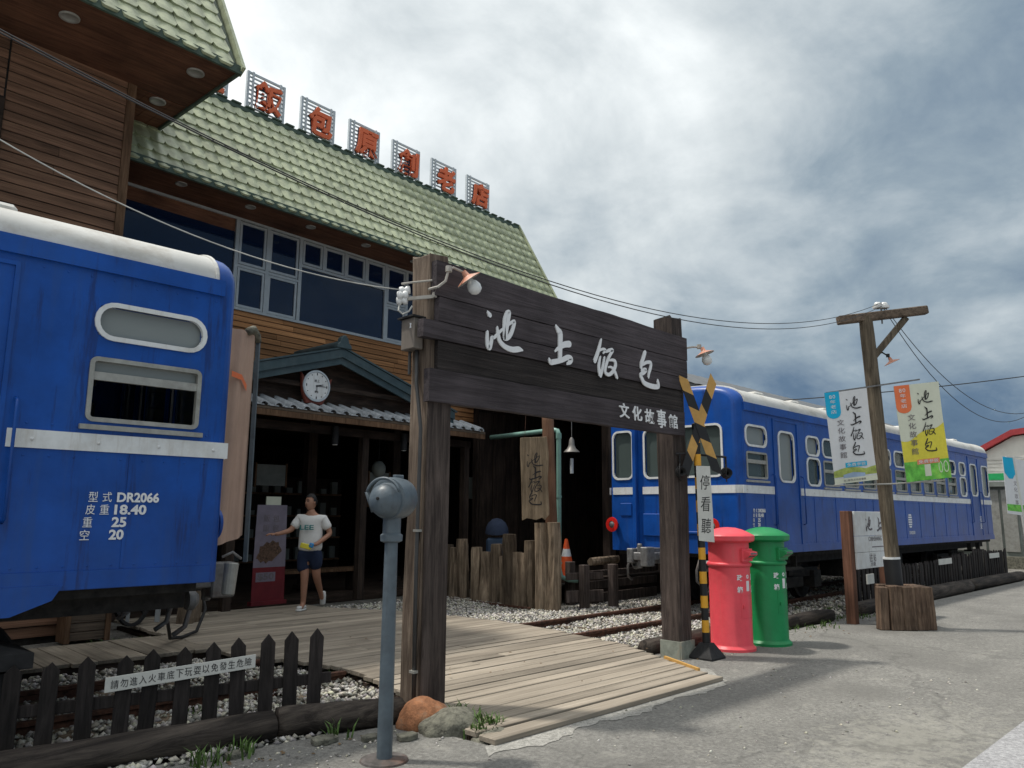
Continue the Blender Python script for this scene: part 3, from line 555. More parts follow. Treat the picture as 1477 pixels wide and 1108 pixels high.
# ------------------------------------------------------------------ railcars
def railcar(name, label, x0, sg, L, dz, feats, doors, endf, loc, stripe0=.04):
    W = 2.6; Y0 = 6.0; ZB, ZT = .99, 3.28; rc = .13
    root = thing(name, loc, label, 'railcar'); X = lambda u: x0+sg*u
    sides = [lambda u, z, d=0: Vector((X(u), Y0-d, z+dz)), lambda u, z, d=0: Vector((X(u), Y0+W+d, z+dz))]
    ends = [lambda a, z, d=0: Vector((X(-d), Y0+a, z+dz)), lambda a, z, d=0: Vector((X(L+d), Y0+a, z+dz))]
    body = MB(); sh = [f['r'] for f in feats]
    eh = [f['r'] for f in endf]
    for fi, fn in enumerate(sides):
        panel(body, rc, L-rc, ZB, ZT, sh, fn, .06)
    for fn in ends: panel(body, rc, W-rc, ZB, ZT, eh, fn, .06)
    st = [(rc-rc*cos(R(t)), rc-rc*sin(R(t))) for t in (0, 18, 36, 54, 72, 90)]   # (u, inset)
    for e in (0, 1):
        U = (lambda u: u) if e == 0 else (lambda u: L-u)
        for s_ in (0, 1):
            for (u0, i0), (u1, i1) in zip(st, st[1:]):
                yy = (lambda i: Y0+i) if s_ == 0 else (lambda i: Y0+W-i)
                body.add([(X(U(u0)), yy(i0), ZB+dz), (X(U(u1)), yy(i1), ZB+dz), (X(U(u1)), yy(i1), ZT+dz), (X(U(u0)), yy(i0), ZT+dz)], [(0, 1, 2, 3)])
    def prof(i):
        o = [(i, ZT)]
        for k in range(25):
            a = pi*k/24; c = cos(a); yy = 1.3-(1.3-i)*(abs(c)**.62)*(1 if c >= 0 else -1); o.append((yy, 3.36-i*.25+(.38-i*.62)*sin(a)**.75))
        o.append((W-i, ZT)); return o
    cap = MB(); stc = st+[(.21, 0)]
    for e in (0, 1):
        U = (lambda u: u) if e == 0 else (lambda u: L-u)
        pr = [prof(i) for _, i in stc]; n = len(pr[0])
        vs = [(X(U(u)), Y0+a, b+dz) for (u, _), P in zip(stc, pr) for a, b in P]
        fs = [(k*n+j, k*n+j+1, (k+1)*n+j+1, (k+1)*n+j) for k in range(len(stc)-1) for j in range(n-1)]+[tuple(range(n))]
        cap = MB(); cap.add(vs, fs); cap.build('end_cap', M_['blue'], root, smooth=True, auto=50)
    body.build('body', M_['blue'], root)
    rf = MB(); P = prof(0)[1:-1]; P = [(a, b+.006) for a, b in P]; n = len(P)
    rf.add([(X(u), Y0+a, b+dz) for u in (.2, L-.2) for a, b in P], [(j, j+1, n+j+1, n+j) for j in range(n-1)])
    ro = rf.build('roof', M_['roofwhite'], root, smooth=True)
    for e in (.2, L-.2): lip = MB(); lip.tube([(X(e), Y0+a, b+dz) for a, b in P], .018, 6); lip.build('roof_edge_bead', M_['roofwhite'], ro)
    v = MB(); kx = 1.7
    while kx < L-1:
        for yy in (.62, 1.98):
            v.box(X(kx)-.16, X(kx)+.16, Y0+yy-.14, Y0+yy+.14, 3.66+dz, 3.79+dz)
        kx += 1.45
    v.build('roof_vent', M_['roofwhite'], ro, bevel=.03, kind='stuff')
    v = MB(); kx = 1.0
    while kx < L-1: v.box(X(kx)-.09, X(kx)+.09, Y0+.17, Y0+.24, 3.50+dz, 3.55+dz); kx += 1.45
    v.build('roof_vent_slot', M_['under'], ro, kind='stuff')
    g = MB()
    for y_ in (Y0-.03, Y0+W+.0): g.box(*sorted((X(.14), X(L-.14))), y_, y_+.03, 3.27+dz, 3.40+dz)
    g.build('gutter', M_['blue'], root)
    g = MB()
    for y_ in (Y0-.012, Y0+W+.0): g.box(*sorted((X(.10), X(L-.10))), y_, y_+.012, ZB+.005+dz, ZB+.13+dz)
    g.build('skirt_plate', M_['blue'], root)
    for y_ in (Y0-.006,):
        u = .75
        while u < L-.4:
            if not any(d-.1 < u < e+.1 for d, e in doors) and not any(f['r'][0]-.05 < u < f['r'][1]+.05 for f in feats): g = MB(); g.box(X(u)-.012, X(u)+.012, y_, Y0, ZB+.14+dz, 3.26+dz); g.build('body_seam', M_['blue'], root)
            elif not any(d-.1 < u < e+.1 for d, e in doors): g = MB(); g.box(X(u)-.012, X(u)+.012, y_, Y0, ZB+.14+dz, 1.94+dz); g.build('body_seam', M_['blue'], root)
            u += .93
    g = MB()
    for zz_ in (ZB+.16, 1.90, 2.12, 3.22):
        u = .2
        while u < L-.2:
            if not any(d-.02 < u < e+.02 for d, e in doors): g.lathe([(.009, 0), (.006, .004), (0, .005)], (X(u), Y0, zz_+dz), 6, (0, -1, 0))
            u += .155
    g.build('body_rivets', M_['blue'], root, kind='stuff')
    # white waist band, broken at the doors
    g = MB(); cur = stripe0; cuts = sorted([(d-.03, e+.03) for d, e in doors])+[(L-.04, L)]
    rv = MB()
    for a, b in cuts:
        for y_ in (Y0-.010, Y0+W): 
            if a > cur: g.box(*sorted((X(cur), X(a))), y_, y_+.010, 1.95+dz, 2.075+dz)
        u = cur+.12
        while u < a: rv.lathe([(.014, 0), (.011, .006), (0, .009)], (X(u), Y0-.010, 2.01+dz), 8, (0, -1, 0)); u += .42
        cur = b
    for e_ in ends[:1]:
        for a, b in ((.1, 1.12), (1.22, 1.86), (2.04, W-.1)): g.prism([(a, 1.95), (b, 1.95), (b, 2.075), (a, 2.075)], -.001, .012, e_)
    for s_ in (0,):          # round the corner
        for (u0, i0), (u1, i1) in zip(st, st[1:]):
            q4 = [(X(u0)-sg*.008*cos(u0/rc*1.5), Y0+i0-.008), (X(u1)-sg*.002, Y0+i1-.010)]
            g.add([(*q4[0], 1.95+dz), (*q4[1], 1.95+dz), (*q4[1], 2.075+dz), (*q4[0], 2.075+dz)], [(0, 1, 2, 3)])
    g.build('white_band', M_['white'], root)
    rv.build('rivets', M_['white'], root, smooth=True, kind='stuff')
    # doors: recessed leaf with its own window
    for a, b in doors:
        d = MB(); fn = sides[0]
        for u in (a, b-.03): d.prism([(u, ZB+.0), (u+.03, ZB), (u+.03, 3.22), (u, 3.22)], 0, .014, fn)
        d.prism([(a, 3.19), (b, 3.19), (b, 3.22), (a, 3.22)], 0, .013, fn)
        d.prism([(a+.07, ZB+.02), (b-.07, ZB+.02), (b-.07, 1.93), (a+.07, 1.93)], 0, .005, fn)
        do = d.build('door', M_['blue'], root)
        for u in (a-.06, b+.06): h = MB(); h.tube([fn(u, 1.45, .01), fn(u, 1.47, .06), fn(u, 2.2, .06), fn(u, 2.26, .05), fn(u, 2.28, .01)], .012, 6); h.build('handrail', M_['blue'], do, smooth=True)
        s2 = MB(); s2.box(*sorted((X(a+.05), X(b-.05))), Y0+.0, Y0+.28, .70+dz, .74+dz); s2.box(*sorted((X(a+.05), X(a+.09))), Y0+.1, Y0+.2, .70+dz, 1.05+dz); s2.box(*sorted((X(b-.09), X(b-.05))), Y0+.1, Y0+.2, .70+dz, 1.05+dz)
        s2.build('step', M_['under'], do)
    # windows
    for f in feats:
        a, b, c, d = f['r']; r = f.get('round', .1); k = f.get('k', 'w')
        for si, fn in enumerate(sides):
            if si and f.get('near'): continue
            m1 = MB(); x = MB()
            if k == 'w':
                ring(m1, a, b, c, d, r, .035, fn, -.02, .016); fo = m1.build('window', M_['white'], root)
                x.prism([(a, c), (b, c), (b, d), (a, d)], -.045, -.04, fn); x.build('pane', M_[f.get('g', 'glass_train')], fo)
            else:
                ring(m1, a+.015, b-.015, c+.015, d-.015, .02, .032, fn, -.03, .014)
                zm = d-(d-c)*f.get('sash', .3); m1.prism([(a+.01, zm-.03), (b-.01, zm-.03), (b-.01, zm+.03), (a+.01, zm+.03)], -.03, .004, fn)
                m1.prism([(a-.05, c-.075), (b+.05, c-.075), (b+.05, c-.04), (a-.05, c-.04)], 0, .03, fn)
                fo = m1.build('window', M_['alu'], root)
                if f.get('open'): x.prism([(a, zm), (b, zm), (b, d), (a, d)], -.045, -.04, fn)
                else:
                    x.prism([(a, c), (b, c), (b, d), (a, d)], -.045, -.04, fn)
                x.build('pane', M_[f.get('g', 'glass_train')], fo)
            if f.get('blind') and si == 0:
                z = MB(); z.prism([(a+.02, c+(d-c)*f['blind']), (b-.02, c+(d-c)*f['blind']), (b-.02, d), (a+.02, d)], -.10, -.09, fn); z.build('blind', M_['bwhite'], fo)
    for f in endf:
        a, b, c, d = f['r']
        for fn in ends:
            m1 = MB(); ring(m1, a, b, c, d, .09, .035, fn, -.02, .016); fo = m1.build('window', M_['white'], root)
            x = MB(); x.prism([(a, c), (b, c), (b, d), (a, d)], -.045, -.04, fn); x.build('pane', M_['glass_train'], fo)
    # end furniture
    fn = ends[0]
    g = MB(); g.prism([(1.95, ZB+.02), (2.02, ZB+.02), (2.02, 3.3), (1.95, 3.3)], 0, .09, fn); g.prism([(1.14, ZB+.02), (1.20, ZB+.02), (1.20, 3.3), (1.14, 3.3)], 0, .07, fn)
    g.prism([(1.45, 1.25), (1.85, 1.25), (1.85, 1.62), (1.45, 1.62)], 0, .03, fn); g.prism([(2.1, 1.58), (2.34, 1.58), (2.34, 1.8), (2.1, 1.8)], 0, .015, fn)
    g.prism([(.55, 1.30), (1.05, 1.30), (1.05, 1.34), (.55, 1.34)], 0, .03, fn)
    g.build('gangway_post', M_['blue'], root, bevel=.008)
    for yb in (.46, 2.44 if sg > 0 else 2.14):
        c = fn(yb, 1.43, 0); ax = (-sg, 0, 0)
        h = MB(); h.lathe([(.05, -.02), (.05, .10), (.055, .1)], c, 16, ax); ho = h.build('buffer', M_['under'], root, smooth=True, auto=40)
        h = MB(); h.lathe([(.062, .12), (.125, .12), (.128, .13), (.125, .145), (.062, .145), (.062, .12)], c, 28, ax); h.build('buffer_ring', M_['red'] if sg > 0 else M_['blue'], ho, smooth=True, auto=40)
        h = MB(); h.lathe([(.062, .10), (.06, .135), (.03, .15), (.028, .17), (0, .175)], c, 16, ax); h.build('buffer_boss', M_['steel'], ho, smooth=True, auto=40)
    h = MB(); cc = fn(1.3+(.38 if sg > 0 else -.2), .93, 0)
    h.box(cc.x-.28, cc.x+.1, cc.y-.16, cc.y+.16, cc.z-.13, cc.z+.13); h.box(cc.x-sg*.42-.1, cc.x-sg*.42+.12, cc.y-.24, cc.y-.10, cc.z-.16, cc.z+.15); h.box(cc.x-sg*.4-.08, cc.x-sg*.4+.08, cc.y+.08, cc.y+.2, cc.z-.12, cc.z+.12)
    h.box(*sorted((cc.x-sg*.46, cc.x+sg*.05)), cc.y-.22, cc.y+.18, cc.z-.07, cc.z+.06); h.cyl((cc.x-sg*.38, cc.y, cc.z-.2), (cc.x-sg*.38, cc.y, cc.z+.2), .045, n=10)
    h.build('coupler', M_['steel'], root, bevel=.02)
    for yy in (.75, 1.15, 2.1): h = MB(); p_ = fn(yy, .98, -.05); h.tube([p_, p_+Vector((-sg*.1, 0, -.06)), p_+Vector((-sg*.16, .03, -.25)), p_+Vector((-sg*.13, .05, -.42)), p_+Vector((-sg*.03, .04, -.48))], .022, 7); h.build('brake_hose', M_['steel'], root, smooth=True)
    h = MB(); h.lathe([(.0, -.01), (.09, 0), (.10, .05), (.05, .09)], fn(2.0, .78, 0), 14, (-sg, 0, 0)); h.build('end_valve', M_['steel'], root, smooth=True, auto=40); h = MB(); h.lathe([(.0, -.01), (.08, 0), (.09, .05), (.05, .09)], fn(.62, .80, 0), 14, (-sg, 0, 0)); h.build('end_valve', M_['steel'], root, smooth=True, auto=40)
    # underframe, bogies
    h = MB(); x_a, x_b = sorted((X(.15), X(L-.15)))
    h.box(x_a, x_b, Y0+.1, Y0+W-.1, .92+dz, 1.05+dz)
    for yy in (.35, 2.2): h.box(x_a, x_b, Y0+yy-.05, Y0+yy+.05, .78+dz, .93+dz)
    h.build('underframe', M_['under'], root)
    h = MB(); kx = 4.6
    for i in range(max(1, int((L-9)/1.9))):
        h = MB(); h.box(*sorted((X(kx), X(kx+1.1))), Y0+.25, Y0+.85, .42+dz, .90+dz); h.build('equipment_box', M_['under'], root, bevel=.02); h = MB(); h.cyl((X(kx+1.35), Y0+1.9, .6+dz), (X(kx+2.0), Y0+1.9, .6+dz), .2); h.build('air_tank', M_['under'], root); kx += 1.9
    for uc in (2.5, L-2.5):
        b = MB(); cx = X(uc)
        for yy in (.52, 2.08):
            b.box(cx-1.15, cx+1.15, Y0+yy-.05, Y0+yy+.05, .50+dz, .66+dz); b.box(cx-.4, cx+.4, Y0+yy-.10, Y0+yy+.10, .34+dz, .52+dz)
            for ax_ in (-.95, .95): b.box(cx+ax_-.15, cx+ax_+.15, Y0+yy-.13, Y0+yy+.13, .30+dz, .60+dz)
            for ax_ in (-.2, 0, .2): b.lathe([(.07, 0), (.085, .03), (.07, .06), (.085, .09), (.07, .12), (.085, .15), (.07, .18)], (cx+ax_, Y0+yy-.08, .66+dz), 10)
        b.box(cx-.2, cx+.2, Y0+.4, Y0+2.2, .55+dz, .8+dz)
        bo = b.build('bogie', M_['under'], root)
        for ax_ in (-.95, .95):
            w_ = MB(); w_.cyl((cx+ax_, Y0+.6, .46), (cx+ax_, Y0+2.0, .46), .06)
            for yy in (.70, 1.78): w_.lathe([(.07, .0), (.12, .02), (.30, .02), (.33, 0), (.375, 0), (.375, .08), (.40, .09), (.40, .115), (.33, .12), (.1, .10), (.07, .12)], (cx+ax_, Y0+yy, .46), 28, (0, 1, 0))
            w_.build('wheelset', M_['under'], bo, smooth=True, auto=35)
    # inside
    h = MB(); h.box(x_a+.05, x_b-.05, Y0+.05, Y0+W-.05, 1.06+dz, 1.10+dz); h.box(x_a+.1, x_b-.1, Y0+.08, Y0+W-.08, 3.24+dz, 3.27+dz); h.build('floor_and_ceiling', M_['inter'], root)
    h = MB(); kx = 3.1
    while kx < L-3.2:
        for yy in (.12, 1.5): h.box(X(kx)-.22, X(kx)+.22, Y0+yy, Y0+yy+.95, 1.1+dz, 1.55+dz); h.box(X(kx)-.05, X(kx)+.05, Y0+yy, Y0+yy+.95, 1.5+dz, 2.25+dz)
        kx += .95
    h.build('seats', M_['seat'], root, bevel=.03)
    h = MB(); h.box(X(1.1 if sg > 0 else 1.45)-.02, X(1.1 if sg > 0 else 1.45)+.02, Y0+.1, Y0+.95, 1.1+dz, 3.2+dz); h.box(X(1.1 if sg > 0 else 1.45)-.02, X(1.1 if sg > 0 else 1.45)+.02, Y0+1.6, Y0+2.5, 1.1+dz, 3.2+dz)
    h.build('cab_partition', M_['inter'], root)
    h = MB(); h.box(*sorted((X(.12), X(.45))), Y0+.15, Y0+1.0, 1.1+dz, 1.95+dz); h.build('control_desk', M_['seat'], root, bevel=.03)
    return root, sides, ends
Fr = []
Fr.append(dict(r=(.20, .86, 2.73, 3.02), g='glass_frost')); Fr.append(dict(r=(.20, .86, 2.20, 2.60), k='s', sash=.35, blind=.78))
Fr.append(dict(r=(1.33, 1.86, 2.19, 3.0), round=.1, g='glass_frost'))
for a in (2.40,): Fr += [dict(r=(a, a+.50, 2.70, 3.0), g='glass_frost'), dict(r=(a, a+.50, 2.16, 2.61))]
for i in range(9): a = 3.09+i*.925; Fr += [dict(r=(a, a+.66, 2.70, 3.0)), dict(r=(a, a+.66, 2.16, 2.60), k='s', sash=.4, blind=(.55, .7, .45, .8, .6)[i % 5])]
Fr += [dict(r=(11.52, 12.02, 2.70, 3.0), g='glass_frost'), dict(r=(11.52, 12.02, 2.16, 2.61), g='glass_frost'), dict(r=(12.50, 13.05, 2.19, 3.0), g='glass_frost'), dict(r=(13.6, 14.2, 2.19, 3.0), g='glass_frost')]
Ef = [dict(r=(.33, 1.06, 2.24, 3.04)), dict(r=(1.28, 1.80, 2.24, 3.04)), dict(r=(2.08, 2.47, 2.24, 3.04))]
rr_, rs_, re_ = railcar('railcar', 'long blue railcar right of the gateway with red buffer rings on its end', 11.08, 1, 14.42, 0, Fr, [(1.12, 2.05), (12.32, 13.25)], Ef, (11.08, 7.3, 0))
Fl = [dict(r=(.29, 1.05, 2.80, 3.02), round=.105, g='glass_frost'), dict(r=(.29, 1.07, 2.18, 2.62), k='s', sash=.28, open=1, g='glass_frost'), dict(r=(1.78, 2.28, 2.19, 3.0), g='glass_frost'),]
for i in range(9): a = 3.2+i*1.1; Fl += [dict(r=(a, a+.8, 2.16, 2.60), k='s', sash=.4, g='glass_frost')]
lr_, ls_, le_ = railcar('railcar', 'blue railcar at the left with DR2066 stencilled on its side and a white roof', 2.78, -1, 14.4, .07, Fl, [(1.58, 2.5), (12.4, 13.3)], Ef, (2.78, 7.3, 0), stripe0=.02)
# stencilled data
def stencil(fn, u, z, size, root, sgn):
    mb = MB(); rows = [('型', '式', 'DR2066'), ('皮', '重', '18.40'), ('重', '', '25'), ('空', '', '20')]
    for i, (a, b, c) in enumerate(rows):
        zz = z-i*size*1.2; off = -i*size*.15
        text(mb, a, fn, u+off, zz, size*.82, size*.95)
        if b: text(mb, b, fn, u+size*1.25+off, zz, size*.82, size*.95)
        wd = {6: 4.0, 5: 3.0, 2: 1.35}[len(c)]*size
        text(mb, c, fn, u+size*2.15+wd/2+off, zz, wd, size*.98, off=.035)
    return mb.build('lettering', M_['letter'], root)
fL = face((0, 6.0-.0, 0), (1, 0, 0), (0, 0, 1)); stencil(lambda x, y, z=0: fL(x, y, z), 1.80, 1.70, .074, lr_, 1)
stencil(lambda x, y, z=0: fL(x, y, z), 11.44, 1.68, .062, rr_, 1)
mb = MB()                                                     # oval railway emblem, cut by bars
for i in range(6):
    z0, z1 = 1.36+i*.052, 1.36+i*.052+.034; hw = lambda z: .115*sqrt(max(0, 1-((z-1.515)/.175)**2))
    mb.prism([(18.58-hw(z0), z0), (18.58+hw(z0), z0), (18.58+hw(z1), z1), (18.58-hw(z1), z1)], .002, .006, fL)
text(mb, 'DR2050', fL, 18.66, 1.25, .36, .07); text(mb, '花', fL, 24.2, 1.55, .2, .16); text(mb, '東', fL, 24.2, 1.36, .2, .16)
mb.build('emblem', M_['letter'], rr_)
# the left car: bent lower flap of the skirt, driver's seat-back in the window
mb = MB(); mb.prism([(-3, 1.10), (1.66, 1.10), (1.60, 1.0), (1.36, .91), (-3, .88)], .004, .02, fL); mb.build('skirt_flap', M_['blue'], lr_)

# ------------------------------------------------------------------ restaurant building
bld = thing('restaurant_building', (6, 13, 0), 'timber-clad restaurant with a steep green tiled roof behind the gateway', 'building')
BW = bl(5, 12.9)        # window wall
Z2 = 6.86
# upper wall around the windows is glazed from s=-1.9 to 9
slab = MB(); slab.add([tuple(BW(s, z, d)) for s in (-7, 9.05) for d in (0.0, -9) for z in (3.62, 3.9)], [(0, 1, 3, 2), (4, 6, 7, 5), (0, 4, 5, 1), (2, 3, 7, 6), (0, 2, 6, 4), (1, 5, 7, 3)])
slab.build('floor_slab', M_['dkwoodx'], bld)
def wbox(mb, s0, s1, z0, z1, d0, d1, F=BW): return mb.add([tuple(F(s, z, d)) for s in (s0, s1) for d in (d0, d1) for z in (z0, z1)], [(0, 1, 3, 2), (4, 6, 7, 5), (0, 4, 5, 1), (2, 3, 7, 6), (0, 2, 6, 4), (1, 5, 7, 3)])
w1 = MB(); wbox(w1, -7, 9.05, 3.9, 5.2, -.06, -.2); wbox(w1, 8.85, 9.05, 3.9, 6.8, -.2, -8.8); wbox(w1, 8.85, 9.05, -.05, 3.62, -.9, -8.8); wbox(w1, -7, 9.05, -.05, 6.8, -8.8, -9)
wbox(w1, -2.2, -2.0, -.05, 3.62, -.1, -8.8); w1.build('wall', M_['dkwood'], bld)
w1 = MB(); wbox(w1, -7, 9.05, 9.0, 9.15, -1.0, -9); wbox(w1, -7, 9.05, 6.8, 6.84, -.25, -8.8); w1.build('roof_deck', M_['tiled'], bld)
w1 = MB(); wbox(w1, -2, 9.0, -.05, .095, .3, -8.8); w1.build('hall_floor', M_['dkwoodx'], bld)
# cladding boards below the windows, lapped
def clad(root, F, s0, s1, z0, z1, pitch, m, cuts, seed):
    rg = random.Random(seed); me = MB(); me.add([(-.5, 0, 0), (.5, 0, 0), (.5, -.004, 1), (-.5, -.004, 1), (-.5, -.022, 0), (.5, -.022, 0), (.5, -.006, 1), (-.5, -.006, 1)], [(0, 1, 2, 3), (4, 7, 6, 5), (0, 4, 5, 1), (3, 2, 6, 7), (0, 3, 7, 4), (1, 5, 6, 2)])
    o = me.build('x', m); dm = o.data; bpy.data.objects.remove(o); z = z0; i = 0
    while z < z1-.01:
        xs = [s0]; k = s0+rg.uniform(.6, cuts)
        while k < s1-.5: xs.append(k); k += rg.uniform(.8, 1)*cuts
        xs.append(s1)
        for a, b in zip(xs, xs[1:]):
            inst('cladding_board', dm, Matrix.Translation(F((a+b)/2, z, 0)) @ Matrix.Rotation(HD, 4, 'Z') @ Matrix.Diagonal((b-a-.006, 1, pitch*.91, 1)), root)
        z += pitch; i += 1
b = MB(); wbox(b, -2, 9.0, 3.62, 5.18, -.05, -.006); b.build('lap_shade_backing', M_['under'], bld)  # near-black sheet, paints the lap shadow seen through the board gaps
clad(bld, BW, -2, 9.0, 3.62, 5.18, .105, M_['clad'], 3.4, 5)
# glazing
fr = MB(); W0 = -1.9
def post(s, z0, z1, wd=.05, d=.03): wbox(fr, s-wd/2, s+wd/2, z0, z1, -.04, d)
def hbar(s0, s1, z, h=.05, d=.026): wbox(fr, s0, s1, z-h/2, z+h/2, -.04, d)
hbar(W0, 9, 5.205, .05, .034); hbar(W0, 9, 6.88, .05)
for s in (.87, 1.50, 2.21, 4.34, 4.93, 6.4, 7.7, 8.9): post(s, 5.23, 6.86, .07)
for s in (2.74, 3.27, 3.80, 5.9, 7.1): post(s, 6.34, 6.86, .05)
hbar(.87, 2.21, 6.0, .05); hbar(4.34, 4.93, 6.0, .05); hbar(2.21, 4.34, 6.33, .05); hbar(4.93, 8.9, 6.33, .05)
fr.build('window_frame', M_['alufr'], bld)
fbr = MB(); wbox(fbr, W0, .83, 6.62, 6.86, -.05, -.01); fbr.build('window_head_board', M_['soffit'], bld)
sash = [(.92, 1.46, 6.04, 6.84), (1.54, 2.16, 6.04, 6.84), (.92, 1.46, 5.24, 5.97), (1.54, 2.16, 5.24, 5.97), (2.26, 2.71, 6.37, 6.84), (2.77, 3.24, 6.37, 6.84), (3.30, 3.77, 6.37, 6.84), (3.83, 4.30, 6.37, 6.84), (4.38, 4.89, 6.04, 6.84), (4.38, 4.89, 5.24, 5.97)]
for a, b, c, d in sash:
    f_ = MB()
    for r_ in ((a, b, c, c+.045), (a, b, d-.045, d), (a, a+.045, c+.045, d-.045), (b-.045, b, c+.045, d-.045)): wbox(f_, *r_, -.02, .018)
    fo = f_.build('sash', M_['alufr'], bld); g_ = MB(); wbox(g_, a+.045, b-.045, c+.045, d-.045, -.012, -.006); g_.build('pane', M_['glass_bld'], fo)
for a, b, c, d in ((W0, .83, 5.23, 6.62), (2.25, 4.30, 5.23, 6.30), (4.97, 6.36, 5.23, 6.30), (6.44, 7.66, 5.23, 6.30), (7.74, 8.86, 5.23, 6.3), (4.97, 8.86, 6.36, 6.85)):
    g_ = MB(); wbox(g_, a, b, c, d, -.014, -.008); g_.build('pane', M_['glass_bld'], bld)
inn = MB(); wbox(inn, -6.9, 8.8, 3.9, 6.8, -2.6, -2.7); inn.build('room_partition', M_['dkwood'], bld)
# soffit boards and lights
sf = MB(); 
EO = 1.02
for i in range(6): wbox(sf, -2, 9.0, 6.90, 6.915, .02+i*EO/6, .02+(i+1)*EO/6-.006)
sf.build('soffit', M_['soffit'], bld)
dl = MB(); dl.lathe([(.0, .004), (.055, .004), (.06, -.004), (.085, -.012), (.095, -.006), (.095, .01)], (0, 0, 0), 20); o = dl.build('x', M_['alu'], smooth=True); dlm = o.data; bpy.data.objects.remove(o)
for s in (-.5, .75, 2.0, 3.3, 4.6, 5.9, 7.2): inst('soffit_light', dlm, Matrix.Translation(BW(s, 6.895, .62)), bld)
# tiled slope
def tile_mesh(name, wd, ln, m, amp=.03):
    nx = 9; vs = []; fs = []
    for r, (t, dz_) in enumerate(((0, -.034), (0, .004), (.5, -.010), (1.0, -.034))):
        for i in range(nx):
            x = (i/(nx-1)-.5)*wd; c = .5+.5*cos(2*pi*x/wd); ce = sqrt(max(0, 1-(2*x/wd)**2))
            yo = -.10*(ln/.29)*ce*(1 if r < 2 else (.4 if r == 2 else 0)); vs.append((x, t*ln*1.12+yo+.03, dz_+amp*(c if r > 1 else .55*c+.35)+.022))
    for r in range(3):
        for i in range(nx-1): a = r*nx+i; fs.append((a, a+1, a+nx+1, a+nx))
    b = MB(); b.add(vs, fs); o = b.build('x', m, smooth=True, auto=50); me = o.data; me.name = name; bpy.data.objects.remove(o); return me
def tiled(root, F, s0, s1, d_e, z_e, d_r, z_r, wd, rows, m, keep, seed=1, name='roof_tile'):
    rg = random.Random(seed); A = F(0, z_e, d_e); B = F(0, z_r, d_r); sl = B-A; L_ = sl.length; ln = L_/rows; yv = sl.normalized(); xv = Vector((cos(HD), sin(HD), 0)); zv = xv.cross(yv)
    me = tile_mesh(name, wd, ln, m); n = int(round((s1-s0)/wd)); allm = []
    for i in range(n):
        for r in range(rows):
            p = F(s0+(i+.5)*wd, z_e, d_e)+yv*(r*ln)
            tl = R(rg.gauss(0, .6)); Mx = Matrix((xv, yv, zv)).transposed().to_4x4(); Mx.translation = p+zv*rg.uniform(0, .004); allm.append(Mx @ Matrix.Rotation(tl, 4, 'Z'))
    allm.sort(key=lambda k: (k.translation-Vector((0, 0, 1.6))).length)
    for k in allm[:keep]: inst(name, me, k, root)
    if len(allm) > keep:
        tv = [v.co.copy() for v in me.vertices]; tf = [tuple(p.vertices) for p in me.polygons]; b = MB()
        for k in allm[keep:]: b.add([tuple(k @ v) for v in tv], tf)
        b.build(name, m, root, smooth=True, kind='stuff')
    return xv, yv, zv
tiled(bld, BW, -2.02, 9.06, 1.0, 6.92, -.3, 9.18, .231, 9, M_['tile'], 298)
# solid under the tiles, eave board, gable verge, ridge
us = MB(); us.add([tuple(BW(s, z, d)) for s in (-2, 9.0) for z, d in ((6.92, 1.0), (9.13, -.32), (9.13, -1.2), (6.92, .0))], [(0, 1, 2, 3), (4, 7, 6, 5), (0, 4, 5, 1), (1, 5, 6, 2), (0, 3, 7, 4), (3, 2, 6, 7)])
us.build('roof_body', M_['tiled'], bld)
us = MB(); wbox(us, -2, 9.03, 6.84, 6.97, .985, 1.04); us.build('eave_board', M_['tiled'], bld)
us = MB(); us.bar(BW(9.06, 6.86, 1.02), BW(9.06, 9.24, -.32), .06, .14, tuple(BW(0, 0, 1)-BW(0, 0, 0))); us.build('verge', M_['tile'], bld)
us = MB(); wbox(us, -2, 9.08, 9.12, 9.22, -.42, -.24)
for i in range(38): s = -1.9+i*.29; us.lathe([(.06, -.14), (.055, .14)], BW(s, 9.20, -.32), 8, (cos(HD), sin(HD), 0)) if False else wbox(us, s, s+.2, 9.22, 9.26, -.40, -.22)
us.build('ridge_cap', M_['tiled'], bld, bevel=.012)

